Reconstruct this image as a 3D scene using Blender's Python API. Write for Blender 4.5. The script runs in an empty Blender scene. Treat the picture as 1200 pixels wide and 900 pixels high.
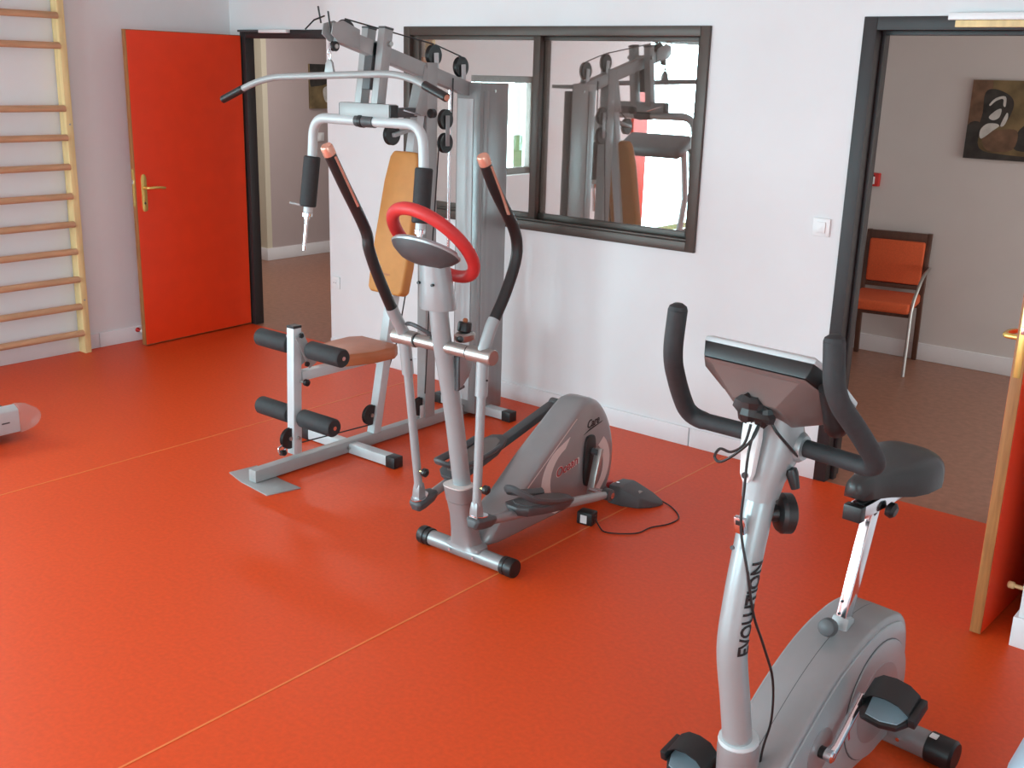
import bpy, bmesh, math, random
from mathutils import Vector, Matrix
random.seed(7)
SC = bpy.context.scene
COL = SC.collection
PI = math.pi

# ------------------------------------------------------------------ camera
FPX, YAW, PITCH, ROLL, CAMH = 1267.7, 0.674708, 0.281199, 0.029405, 1.84
fw = Vector((-math.sin(YAW)*math.cos(PITCH), math.cos(YAW)*math.cos(PITCH), -math.sin(PITCH)))
rt = Vector((math.cos(YAW), math.sin(YAW), 0)); up = rt.cross(fw)
r2 = math.cos(ROLL)*rt + math.sin(ROLL)*up; u2 = -math.sin(ROLL)*rt + math.cos(ROLL)*up
cam = bpy.data.cameras.new('camera'); cam.sensor_width = 36; cam.lens = FPX/1200*36
cam.clip_start = 0.05; cam.clip_end = 200
co = bpy.data.objects.new('camera', cam); COL.objects.link(co)
co.matrix_world = Matrix(((r2.x,u2.x,-fw.x,0),(r2.y,u2.y,-fw.y,0),(r2.z,u2.z,-fw.z,CAMH),(0,0,0,1)))
SC.camera = co

# ------------------------------------------------------------------ world, daylight, exposure
w = bpy.data.worlds.new('sky'); SC.world = w; w.use_nodes = True
bg = w.node_tree.nodes['Background']; bg.inputs[0].default_value = (0.80, 0.95, 0.97, 1); bg.inputs[1].default_value = 2.2
def area(name, loc, look, sx, sy, power, col):
    l = bpy.data.lights.new(name, 'AREA'); l.shape = 'RECTANGLE'; l.size = sx; l.size_y = sy; l.energy = power; l.color = col
    o = bpy.data.objects.new(name, l); COL.objects.link(o); o.location = loc
    o.rotation_euler = Vector(look).to_track_quat('-Z', 'Y').to_euler(); return o
area('daylight_glazed_door', (-6.80, -2.05, 1.15), (1, 0, 0), 2.6, 2.1, 390, (0.58, 0.88, 1.0))
area('daylight_side_window', (-6.78, 1.58, 1.35), (1, 0, 0), 0.9, 0.85, 62, (0.66, 0.92, 1.0))
area('daylight_front_window', (-3.9, -4.50, 1.45), (0, 1, 0), 3.8, 1.7, 320, (0.58, 0.88, 1.0))
area('daylight_right_window', (2.50, -1.6, 1.45), (-1, 0, 0), 3.0, 1.7, 115, (0.60, 0.88, 1.0))
area('daylight_corridor_end', (2.7, 6.1, 1.4), (-1, 0, 0), 1.4, 1.9, 55, (1.0, 0.98, 0.95))
area('corridor_ceiling_light', (-7.3, 6.0, 2.58), (0, 0, -1), 1.2, 0.3, 26, (1.0, 0.95, 0.92))
vs = SC.view_settings; vs.view_transform = 'Standard'; vs.look = 'None'; vs.gamma = 1; vs.use_curve_mapping = False
vs.exposure = 0.1
SC.cycles.use_denoising = True
SC.cycles.max_bounces = 8; SC.cycles.transparent_max_bounces = 12

# ------------------------------------------------------------------ materials
def lin(c):
    c /= 255.0
    return c/12.92 if c <= 0.04045 else ((c+0.055)/1.055)**2.4
def rgb(t): return (lin(t[0]), lin(t[1]), lin(t[2]), 1)
MATS = {}
def mat(name, col, rough=0.5, metal=0.0, var=0.06, scale=14, bump=0.0, bscale=200, coat=0.0, stretch=None, spec=0.5):
    m = bpy.data.materials.new(name); m.use_nodes = True; nt = m.node_tree; b = nt.nodes['Principled BSDF']
    tc = nt.nodes.new('ShaderNodeTexCoord'); n = nt.nodes.new('ShaderNodeTexNoise'); n.inputs['Scale'].default_value = scale
    n.inputs['Detail'].default_value = 4
    src = tc.outputs['Object']
    if stretch:
        mp = nt.nodes.new('ShaderNodeMapping'); mp.inputs['Scale'].default_value = stretch
        nt.links.new(src, mp.inputs[0]); src = mp.outputs[0]
    nt.links.new(src, n.inputs['Vector'])
    r = nt.nodes.new('ShaderNodeValToRGB'); c = rgb(col)
    r.color_ramp.elements[0].position = 0.3; r.color_ramp.elements[1].position = 0.7
    r.color_ramp.elements[0].color = tuple(x*(1-var) for x in c[:3])+(1,)
    r.color_ramp.elements[1].color = tuple(min(1, x*(1+var)) for x in c[:3])+(1,)
    nt.links.new(n.outputs['Fac'], r.inputs[0]); nt.links.new(r.outputs[0], b.inputs['Base Color'])
    b.inputs['Roughness'].default_value = rough; b.inputs['Metallic'].default_value = metal
    b.inputs['Coat Weight'].default_value = coat; b.inputs['Coat Roughness'].default_value = 0.15
    b.inputs['Specular IOR Level'].default_value = spec
    if bump:
        n2 = nt.nodes.new('ShaderNodeTexNoise'); n2.inputs['Scale'].default_value = bscale; nt.links.new(src, n2.inputs['Vector'])
        bp = nt.nodes.new('ShaderNodeBump'); bp.inputs['Strength'].default_value = bump; bp.inputs['Distance'].default_value = 0.002
        nt.links.new(n2.outputs['Fac'], bp.inputs['Height']); nt.links.new(bp.outputs[0], b.inputs['Normal'])
    MATS[name] = m
    return m
def glass(name, tint, ior, rough=0.0, film=0.0):
    m = bpy.data.materials.new(name); m.use_nodes = True; nt = m.node_tree; nt.nodes.clear()
    o = nt.nodes.new('ShaderNodeOutputMaterial'); mx = nt.nodes.new('ShaderNodeMixShader')
    t = nt.nodes.new('ShaderNodeBsdfTransparent'); g = nt.nodes.new('ShaderNodeBsdfGlossy'); f = nt.nodes.new('ShaderNodeFresnel')
    t.inputs[0].default_value = tint; g.inputs[0].default_value = (1, 1, 1, 1); g.inputs['Roughness'].default_value = rough
    # same reflectance on the way in and out of the sheet
    ge = nt.nodes.new('ShaderNodeNewGeometry'); ma = nt.nodes.new('ShaderNodeMath'); ma.operation = 'MULTIPLY_ADD'
    ma.inputs[1].default_value = 1.0/ior-ior; ma.inputs[2].default_value = ior
    nt.links.new(ge.outputs['Backfacing'], ma.inputs[0]); nt.links.new(ma.outputs[0], f.inputs['IOR'])
    mxv = nt.nodes.new('ShaderNodeMath'); mxv.operation = 'ADD'; mxv.use_clamp = True; mxv.inputs[1].default_value = film
    nt.links.new(f.outputs[0], mxv.inputs[0])
    nt.links.new(mxv.outputs[0], mx.inputs[0]); nt.links.new(t.outputs[0], mx.inputs[1]); nt.links.new(g.outputs[0], mx.inputs[2])
    nt.links.new(mx.outputs[0], o.inputs[0]); return m
M_FLOOR = mat('orange_vinyl', (218, 74, 24), 0.46, var=0.07, scale=60, bump=0.05, bscale=300, spec=0.35)
M_SEAM = mat('weld_cord', (226, 120, 60), 0.5)
M_BROWN = mat('brown_linoleum', (154, 108, 88), 0.38, var=0.16, scale=26)
M_WALL = mat('white_wall_paint', (232, 231, 232), 0.75, var=0.012, scale=5, bump=0.08, bscale=260)
M_CORR = mat('corridor_wall_paint', (214, 208, 205), 0.75, var=0.015, scale=5, bump=0.06, bscale=260)
M_MAUVE = mat('mauve_grey_wall_paint', (186, 170, 168), 0.75, var=0.015, scale=5)
M_BEIGE = mat('beige_wall_paint', (216, 208, 186), 0.75, var=0.015, scale=5)
M_BASE = mat('white_skirting', (232, 231, 233), 0.45, var=0.01)
M_CEIL = mat('ceiling_paint', (236, 236, 234), 0.8, var=0.01)
M_FRAME = mat('bronze_aluminium', (80, 70, 64), 0.42, metal=0.25, var=0.05)
M_BLACKFR = mat('black_frame_paint', (40, 35, 36), 0.5, var=0.05)
M_DOOR = mat('orange_laminate', (246, 64, 20), 0.38, var=0.035, scale=8)
M_EDGE = mat('door_edge_wood', (160, 104, 58), 0.5, var=0.2, scale=12, stretch=(8, 8, 0.6))
M_BRASS = mat('polished_brass', (238, 208, 120), 0.25, metal=0.7, var=0.05)
M_PINE = mat('pine_rail', (236, 208, 150), 0.5, var=0.12, scale=7, stretch=(6, 6, 0.5))
M_RUNG = mat('beech_rung', (200, 152, 116), 0.5, var=0.12, scale=10, stretch=(5, 0.6, 5))
M_WHITEPL = mat('white_plastic', (238, 238, 238), 0.35, var=0.01)
M_RED = mat('red_plastic', (190, 40, 35), 0.4, var=0.04)
M_GYM = mat('grey_powder_coat', (158, 160, 160), 0.42, metal=0.15, var=0.04, bump=0.05)
M_GYMLT = mat('light_grey_powder_coat', (196, 202, 204), 0.38, metal=0.1, var=0.03)
M_SHROUD = mat('grey_guard_sheet', (150, 153, 153), 0.28, metal=0.35, var=0.05, scale=5, stretch=(6, 6, 0.3))
M_BLACK = mat('black_plastic', (28, 28, 29), 0.42, var=0.08)
M_FOAM = mat('black_foam', (42, 43, 45), 0.7, var=0.12, scale=60, bump=0.2, bscale=400)
M_SADDLE = mat('black_saddle_vinyl', (46, 46, 46), 0.38, var=0.08, scale=30, bump=0.1)
M_RUBBER = mat('dark_grey_plastic', (74, 76, 78), 0.48, var=0.07)
M_CHROME = mat('chrome', (225, 226, 230), 0.14, metal=1.0, var=0.02)
M_STEEL = mat('brushed_steel', (172, 170, 166), 0.3, metal=0.8, var=0.06)
M_SILVER = mat('silver_paint', (158, 165, 167), 0.34, metal=0.25, var=0.02, coat=0.3)
M_SILVERDK = mat('satin_grey_paint', (143, 142, 143), 0.35, metal=0.3, var=0.03, coat=0.3)
M_UNDER = mat('brown_grey_plastic', (112, 102, 99), 0.35, metal=0.2, var=0.04)
M_PALE = mat('pale_silver_decal', (214, 204, 200), 0.4, var=0.03)
M_TAN = mat('tan_vinyl', (192, 130, 66), 0.62, var=0.05, scale=20, bump=0.1, bscale=160)
M_SEATTAN = mat('brown_seat_vinyl', (176, 104, 66), 0.4, var=0.06, scale=20, bump=0.1, bscale=160)
M_REDGRIP = mat('red_foam_grip', (205, 52, 52), 0.5, var=0.05, bump=0.1)
M_COPPER = mat('peach_end_cap', (226, 168, 146), 0.25, metal=0.5, var=0.05)
M_WOOD = mat('dark_walnut', (84, 54, 42), 0.45, var=0.18, scale=9, stretch=(6, 6, 0.6))
M_FABRIC = mat('orange_fabric', (206, 88, 46), 0.8, var=0.1, scale=120, bump=0.2, bscale=500)
M_TGREY = mat('pale_grey_plastic', (196, 200, 202), 0.4, var=0.03)
M_BELT = mat('treadmill_belt', (48, 48, 50), 0.7, var=0.1, scale=80, bump=0.2)
M_BLUE = mat('blue_grey_plastic', (170, 186, 200), 0.45, var=0.03)
M_GREYPAD = mat('slate_grey_pad', (112, 126, 134), 0.55, var=0.06)
M_INK = mat('black_print', (22, 22, 24), 0.5, var=0.02)
M_REDINK = mat('red_print', (176, 44, 50), 0.5, var=0.02)
M_PLATE = mat('stack_plate_black', (26, 26, 28), 0.5, var=0.05)
M_CANVAS = mat('ochre_canvas', (122, 104, 72), 0.7, var=0.5, scale=6, bump=0.2)
M_UMBER = mat('umber_paint', (56, 53, 50), 0.7, var=0.4, scale=16)
M_SIENNA = mat('sienna_paint', (116, 88, 68), 0.7, var=0.35, scale=14)
M_CHALK = mat('chalk_white_paint', (204, 202, 196), 0.7, var=0.15, scale=20)
M_GRASS = mat('lawn', (120, 150, 90), 0.9, var=0.3, scale=3)
G_WIN = glass('window_glass', (0.72, 0.70, 0.68, 1), 1.5, 0.0, 0.38)
G_CLEAR = glass('clear_glass', (0.96, 0.98, 0.97, 1), 1.45)
def translucent(name, col, fac):
    m = bpy.data.materials.new(name); m.use_nodes = True; nt = m.node_tree; b = nt.nodes['Principled BSDF']; out = nt.nodes['Material Output']
    b.inputs['Base Color'].default_value = rgb(col); b.inputs['Roughness'].default_value = 0.3
    t = nt.nodes.new('ShaderNodeBsdfTransparent'); t.inputs[0].default_value = (0.97, 0.96, 0.96, 1); mx = nt.nodes.new('ShaderNodeMixShader'); mx.inputs[0].default_value = fac
    nt.links.new(t.outputs[0], mx.inputs[1]); nt.links.new(b.outputs[0], mx.inputs[2]); nt.links.new(mx.outputs[0], out.inputs[0]); return m
G_PLASTIC = translucent('clear_plastic', (208, 202, 198), 0.22)

# ------------------------------------------------------------------ mesh builder
def V(*a): return Vector(a)
class MB:
    def __init__(s): s.v = []; s.f = []
    def add(s, vs, fs):
        n = len(s.v); s.v += [Vector(q) for q in vs]; s.f += [tuple(i+n for i in f) for f in fs]; return s
    def box(s, c, d, R=None):
        c = Vector(c); out = []
        for x in (-.5, .5):
            for y in (-.5, .5):
                for z in (-.5, .5):
                    q = Vector((x*d[0], y*d[1], z*d[2])); out.append((R @ q if R else q)+c)
        return s.add(out, [(0,1,3,2),(4,6,7,5),(0,4,5,1),(2,3,7,6),(0,2,6,4),(1,5,7,3)])
    def box2(s, a, b): return s.box([(a[i]+b[i])/2 for i in range(3)], [abs(b[i]-a[i]) for i in range(3)])
    def beam(s, p0, p1, wd, ht, upv=(0,0,1)):
        p0, p1 = Vector(p0), Vector(p1); d = (p1-p0).normalized(); u = Vector(upv)
        x = d.cross(u).normalized(); u = x.cross(d).normalized(); vs = []
        for p in (p0, p1):
            for (a, b) in ((-1,-1),(1,-1),(1,1),(-1,1)): vs.append(p+x*a*wd/2+u*b*ht/2)
        return s.add(vs, [(3,2,1,0),(4,5,6,7),(0,1,5,4),(1,2,6,5),(2,3,7,6),(3,0,4,7)])
    def tube(s, pts, r, n=14, closed=False, sq=1.0):
        pts = [Vector(p) for p in pts]; k = len(pts); rs = r if isinstance(r, (list, tuple)) else [r]*k
        def tan(i):
            if closed: return (pts[(i+1) % k]-pts[i-1]).normalized()
            return (pts[min(i+1, k-1)]-pts[max(i-1, 0)]).normalized()
        t = tan(0); a = t.orthogonal().normalized(); vs = []; 
        for i in range(k):
            t2 = tan(i); q = t.rotation_difference(t2); a = (q @ a); a = (a-t2*a.dot(t2)).normalized(); t = t2; b = t.cross(a)
            for j in range(n):
                an = 2*PI*j/n; vs.append(pts[i]+(a*math.cos(an)+b*math.sin(an)*sq)*rs[i])
        fs = []
        for i in range(k if closed else k-1):
            i2 = (i+1) % k
            for j in range(n): fs.append((i*n+j, i*n+(j+1) % n, i2*n+(j+1) % n, i2*n+j))
        if not closed: fs += [tuple(range(n))[::-1], tuple((k-1)*n+j for j in range(n))]
        return s.add(vs, fs)
    def lathe(s, prof, o, axis, n=20):
        o = Vector(o); ax = Vector(axis).normalized(); a = ax.orthogonal().normalized(); b = ax.cross(a); vs = []; fs = []
        for (r, h) in prof:
            for j in range(n):
                an = 2*PI*j/n; vs.append(o+ax*h+(a*math.cos(an)+b*math.sin(an))*max(r, 1e-4))
        for i in range(len(prof)-1):
            for j in range(n): fs.append((i*n+j, i*n+(j+1) % n, (i+1)*n+(j+1) % n, (i+1)*n+j))
        fs += [tuple(range(n))[::-1], tuple((len(prof)-1)*n+j for j in range(n))]
        return s.add(vs, fs)
    def cyl(s, p0, p1, r, n=18):
        p0, p1 = Vector(p0), Vector(p1); L = (p1-p0).length
        return s.lathe([(r, 0), (r, L)], p0, p1-p0, n)
    def prism(s, poly, fn, t0, t1):
        """poly: 2D outline; fn(a, b, t) -> 3D; extruded from t0 to t1"""
        k = len(poly); vs = [fn(a, b, t0) for a, b in poly]+[fn(a, b, t1) for a, b in poly]
        return s.add(vs, [tuple(range(k))[::-1], tuple(range(k, 2*k))]+[(i, (i+1) % k, k+(i+1) % k, k+i) for i in range(k)])
    def loft(s, loops, cap=True):
        k = len(loops[0]); vs = [q for l in loops for q in l]; fs = []
        for i in range(len(loops)-1):
            for j in range(k): fs.append((i*k+j, i*k+(j+1) % k, (i+1)*k+(j+1) % k, (i+1)*k+j))
        if cap: fs += [tuple(range(k))[::-1], tuple((len(loops)-1)*k+j for j in range(k))]
        return s.add(vs, fs)
    def build(s, name, m, parent=None, bevel=0.0, seg=2, ang=35, smooth=True, off=(0,0,0)):
        me = bpy.data.meshes.new(name); o3 = Vector(off)
        me.from_pydata([tuple(q-o3) for q in s.v], [], s.f)
        bm = bmesh.new(); bm.from_mesh(me); bmesh.ops.recalc_face_normals(bm, faces=bm.faces)
        if bevel:
            es = [e for e in bm.edges if len(e.link_faces) == 2 and e.calc_face_angle(0) > math.radians(30)]
            bmesh.ops.bevel(bm, geom=es, offset=bevel, segments=seg, profile=0.5, affect='EDGES', clamp_overlap=True)
        bm.to_mesh(me); bm.free(); me.materials.append(m)
        if smooth:
            me.polygons.foreach_set('use_smooth', [True]*len(me.polygons)); me.set_sharp_from_angle(angle=math.radians(ang))
        o = bpy.data.objects.new(name, me); COL.objects.link(o)
        if parent: o.parent = parent
        else: o.location = o3
        return o
def cat(pts, k=5, closed=False):
    P = [Vector(p) for p in pts]; n = len(P); out = []
    for i in range(n if closed else n-1):
        g = (lambda j: P[j % n]) if closed else (lambda j: P[max(0, min(n-1, j))])
        a, b, c, d = g(i-1), g(i), g(i+1), g(i+2)
        for q in range(k):
            t = q/k; out.append(0.5*((2*b)+(c-a)*t+(2*a-5*b+4*c-d)*t*t+(3*b-a-3*c+d)*t**3))
    if not closed: out.append(P[-1])
    return out
def fillet(pts, r, k=6):
    P = [Vector(p) for p in pts]; out = [P[0]]
    for i in range(1, len(P)-1):
        d0 = P[i-1]-P[i]; d1 = P[i+1]-P[i]; q = min(r, d0.length*0.48, d1.length*0.48)
        a = P[i]+d0.normalized()*q; b = P[i]+d1.normalized()*q
        for j in range(k+1):
            t = j/k; out.append((1-t)**2*a+2*t*(1-t)*P[i]+t*t*b)
    out.append(P[-1]); return out
def tag(o, label, cat_, group=None, kind=None):
    if label: o['label'] = label
    if cat_: o['category'] = cat_
    if group: o['group'] = group
    if kind: o['kind'] = kind
    return o
def thing(name, label, cat_, loc=(0,0,0), rz=0.0, group=None, kind=None):
    o = bpy.data.objects.new(name, None); COL.objects.link(o); o.location = loc; o.rotation_euler = (0, 0, rz)
    o.empty_display_size = 0.1
    return tag(o, label, cat_, group, kind)
def struct(name, mb, m, label, cat_, **k):
    o = mb.build(name, m, None, **k); return tag(o, label, cat_, kind='structure')
def word(name, txt, size, m, parent, origin, xdir, ydir, ext=0.0006, shear=0.0, xs=1.0, bold=0.0):
    cu = bpy.data.curves.new(name, 'FONT'); cu.body = txt; cu.size = size; cu.extrude = ext; cu.shear = shear; cu.offset = bold; cu.resolution_u = 3
    tmp = bpy.data.objects.new(name+'_curve', cu); COL.objects.link(tmp)
    me = bpy.data.meshes.new_from_object(tmp.evaluated_get(bpy.context.evaluated_depsgraph_get()))
    bpy.data.objects.remove(tmp)
    x = Vector(xdir).normalized(); y = Vector(ydir); y = (y-x*y.dot(x)).normalized(); z = x.cross(y)
    o0 = Vector(origin)
    for v in me.vertices: v.co = o0+x*v.co.x*xs+y*v.co.y+z*v.co.z
    me.materials.clear(); me.materials.append(m); me.name = name
    o = bpy.data.objects.new(name, me); COL.objects.link(o); o.parent = parent; return o

# ------------------------------------------------------------------ the setting
YB, YR, XL, XR, YF, ZC = 4.73, 4.88, -6.50, 2.2, -4.2, 2.6     # back wall, recess, left wall, right wall, front wall, ceiling
YC = 7.45                                                     # far wall of the corridor
fl = MB().box2((XL-.1, YF-.1, -.06), (XR+.1, YB+.005, 0)).box2((XL-.1, YB+.005, -.06), (-5.34, YR-.02, 0))
fl = struct('floor', fl, M_FLOOR, 'orange vinyl floor of the exercise room with thin welded seams', 'floor', smooth=False)
for x in (-4.47, -2.375, -0.28): MB().box2((x-.004, YF, -.004), (x+.004, YB, .0012)).build('weld_seam', M_SEAM, fl)
struct('floor_corridor', MB().box2((-5.34, YB+.005, -.06), (2.9, 9.4, -.001)).box2((-11, YR-.02, -.06), (-5.34, 9.4, -.001)), M_BROWN,
       'mottled brown linoleum floor of the corridor behind the doorways', 'floor', smooth=False)
struct('ceiling', MB().box2((XL-.2, YF-.2, ZC), (XR+.2, YR+.1, ZC+.1)), M_CEIL, 'plain white ceiling of the exercise room', 'ceiling', smooth=False)
struct('ceiling_corridor', MB().box2((-11, YR+.1, ZC), (2.9, 9.4, ZC+.1)), M_CEIL, 'plain white ceiling of the corridor', 'ceiling', smooth=False)
# back wall with the hole for the interior window and the right doorway
WX0, WX1, WZ0, WZ1 = -4.652, -2.645, 1.0, 2.072
DX0, DX1, DZ = -1.905, -0.775, 2.107
wb = MB(); T = .14
for a, b, z0, z1 in ((-5.34, WX0, 0, ZC), (WX0, WX1, 0, WZ0), (WX0, WX1, WZ1, ZC), (WX1, DX0, 0, ZC), (DX0, DX1, DZ, ZC), (DX1, XR, 0, ZC)):
    wb.box2((a, YB, z0), (b, YB+T, z1))
struct('wall_back', wb, M_WALL, 'bright white wall with the dark framed window and right doorway', 'wall', smooth=False)
LX0, LX1, LZ = -6.375, -5.40, 2.062
TL = .05
wr = MB().box2((XL, YR, 0), (LX0, YR+TL, ZC)).box2((LX0, YR, LZ), (LX1, YR+TL, ZC)).box2((LX1, YR, 0), (-5.34, YR+TL, ZC)).box2((-5.40, YB+T, 0), (-5.34, YR, ZC))
struct('wall_recess', wr, M_WALL, 'set-back white wall strip around the left doorway', 'wall', smooth=False)
# left wall with glazed doors well behind the camera's view
GY0, GY1, GZ = -3.3, -0.75, 2.25
SY0, SY1, SZ0, SZ1 = 1.08, 2.08, .90, 1.80
wl = MB().box2((XL-.2, YF-.2, 0), (XL, GY0, ZC)).box2((XL-.2, GY0, GZ), (XL, GY1, ZC)).box2((XL-.2, GY1, 0), (XL, SY0, ZC)).box2((XL-.2, SY0, 0), (XL, SY1, SZ0)).box2((XL-.2, SY0, SZ1), (XL, SY1, ZC)).box2((XL-.2, SY1, 0), (XL, YR+T, ZC)).box2((XL-.2, GY0, -.06), (XL, GY1, .02))
struct('wall_left', wl, M_WALL, 'white side wall that carries the wooden wall bars', 'wall', smooth=False)
FX0, FX1, FZ0, FZ1 = -5.8, -2.0, .6, 2.3
wf = MB().box2((XL-.2, YF-.2, 0), (FX0, YF, ZC)).box2((FX0, YF-.2, 0), (FX1, YF, FZ0)).box2((FX0, YF-.2, FZ1), (FX1, YF, ZC)).box2((FX1, YF-.2, 0), (XR+.2, YF, ZC))
struct('wall_front', wf, M_WALL, 'white outer wall with the wide window behind the camera', 'wall', smooth=False)
RY0, RY1 = -3.1, -0.1
wrt = MB().box2((XR, YF, 0), (XR+.2, RY0, ZC)).box2((XR, RY0, 0), (XR+.2, RY1, FZ0)).box2((XR, RY0, FZ1), (XR+.2, RY1, ZC)).box2((XR, RY1, 0), (XR+.2, YB, ZC))
struct('wall_right', wrt, M_WALL, 'plain white side wall to the right of the camera', 'wall', smooth=False)
struct('wall_pier', MB().box2((-0.717, 3.69, 0), (XR, YB, ZC)), M_WALL, 'white projecting wall corner beside the right orange door', 'wall', smooth=False)
# corridor walls
struct('wall_corridor', MB().box2((-7.5, YC, 0), (2.9, YC+.1, ZC)).box2((-7.6, YC, 0), (-7.5, 9.4, ZC)), M_CORR, 'grey-white corridor wall behind the chair and the painting', 'wall', smooth=False)
struct('wall_corridor_end', MB().box2((-8.52, 6.72, 0), (-8.42, 9.4, ZC)), M_MAUVE, 'mauve-grey end wall seen through the left doorway', 'wall', smooth=False)
struct('wall_corridor_side', MB().box2((-11, 6.66, 0), (-8.42, 6.72, ZC)), M_BEIGE, 'beige wall strip seen just inside the left doorway', 'wall', smooth=False)
struct('wall_corridor_far', MB().box2((-8.42, 9.3, 0), (-7.6, 9.4, ZC)).box2((-11, YR, 0), (-10.9, 6.66, ZC)).box2((-11, YR, 0), (XL-.2, YR+T, ZC)), M_CORR, 'dim closing walls at the far end of the corridor', 'wall', smooth=False)
# ground outside, seen only in reflections
struct('ground_outside', MB().box2((-22, -18, -.25), (-6.71, 4, -.1)).box2((-6.71, -18, -.25), (12, -4.41, -.1)).box2((2.41, -4.41, -.25), (12, 4, -.1)), M_GRASS, 'lawn outside the glazed doors', 'lawn', smooth=False)
t = thing('ceiling_lamp', 'flat white ceiling lamp in the left part of the corridor', 'lamp', (-7.3, 6.0, 2.6))
MB().box((0, 0, -.008), (1.3, .36, .016)).build('housing', M_WHITEPL, t, bevel=.003)
# skirting boards
def board(name, runs, label):
    r = None
    for i, (a, b) in enumerate(runs):
        o = MB().box2(a, b).build(name if i == 0 else 'skirting_board', M_BASE, r, bevel=.002)
        if i == 0: r = tag(o, label, 'skirting', kind='structure')
BH, BT = .098, .013
board('baseboard_back', [((-5.335, YB-BT, 0), (-2.598, YB, BH)), ((-2.592, YB-BT, 0), (DX0-.002, YB, BH))], 'white skirting boards along the foot of the back wall')
board('baseboard_left', [((XL, 3.72, 0), (XL+BT, YR, BH)), ((XL, -.2, 0), (XL+BT, 3.715, BH))], 'white skirting boards along the foot of the wall with wall bars')
board('baseboard_corridor', [((-7.5, YC-BT, 0), (2.5, YC, BH+.02))], 'white skirting board along the corridor wall by the chair')
board('baseboard_corridor_end', [((-8.42, 6.66-BT, 0), (-8.42+BT, 9.3, BH+.02)), ((-10.9, 6.66-BT, 0), (-8.422, 6.66, BH+.02))], 'white skirting board beyond the left doorway')
board('baseboard_pier', [((-0.717-BT, 3.69-BT, 0), (XR, 3.69, BH+.01)), ((-0.717-BT, 3.692, 0), (-0.717, YB, BH+.01))], 'white skirting board around the wall corner at the right edge')

# interior window
win = thing('window_1', 'wide dark bronze sliding window in the back wall', 'window', ((WX0+WX1)/2, YB, WZ0), kind='structure')
wo = V((WX0+WX1)/2, YB, WZ0)
def wpart(name, a, b, m=M_FRAME, bev=.003): return MB().box2(a, b).build(name, m, win, bevel=bev, off=wo)
f0, f1 = YB-.018, YB+.10
wpart('frame_side', (WX0, f0, WZ0), (WX0+.05, f1, WZ1)); wpart('frame_side', (WX1-.05, f0, WZ0), (WX1, f1, WZ1))
wpart('frame_head', (WX0+.05, f0, WZ1-.048), (WX1-.05, f1, WZ1)); wpart('frame_sill', (WX0+.05, f0, WZ0), (WX1-.05, f1, WZ0+.05))
wpart('sill_rail', (WX0+.05, f0+.012, WZ0+.05), (WX1-.05, f0+.03, WZ0+.062))
xm = -3.70
def sash(x0, x1, y, nm):
    s = thing(nm, None, None); s.parent = win; s.location = (0, 0, 0)
    g = .045
    for a, b in (((x0, y, WZ0+.05), (x0+g, y+.03, WZ1-.048)), ((x1-g, y, WZ0+.05), (x1, y+.03, WZ1-.048)),
                 ((x0+g, y, WZ0+.05), (x1-g, y+.03, WZ0+.09)), ((x0+g, y, WZ1-.07), (x1-g, y+.03, WZ1-.048))):
        MB().box2(a, b).build('sash_bar', M_FRAME, s, bevel=.002, off=wo)
    MB().box2((x0+g-.005, y+.012, WZ0+.085), (x1-g+.005, y+.018, WZ1-.065)).build('pane', G_WIN, s, off=wo, smooth=False)
sash(WX0+.05, xm+.03, YB+.012, 'sash'); sash(xm-.03, WX1-.05, YB+.05, 'sash')

# door frames
def doorframe(name, x0, x1, y, z, wj, label, T=T, bead=True):
    r = thing(name, label, 'door frame', ((x0+x1)/2, y, 0), kind='structure'); o = V((x0+x1)/2, y, 0)
    def fr(nm, a, b): MB().box2(a, b).build(nm, M_BLACKFR, r, bevel=.002, off=o)
    y0, y1 = y-.012, y+T+.012
    fr('jamb', (x0-.004, y0, 0), (x0+wj, y1, z)); fr('jamb', (x1-wj, y0, 0), (x1+.004, y1, z)); fr('head', (x0+wj, y0, z-wj), (x1-wj, y1, z))
    if not bead: return
    fr('stop_bead', (x0+wj, y+.05, 0), (x0+wj+.018, y+.085, z-wj)); fr('stop_bead', (x1-wj-.018, y+.05, 0), (x1-wj, y+.085, z-wj))
    fr('stop_bead', (x0+wj+.018, y+.05, z-wj-.018), (x1-wj-.018, y+.085, z-wj))
doorframe('trim_1', LX0, LX1, YR, LZ, .055, 'black painted frame of the left doorway', .05, False)
doorframe('trim_2', DX0, DX1, YB, DZ, .055, 'black painted frame of the right doorway')

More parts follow.
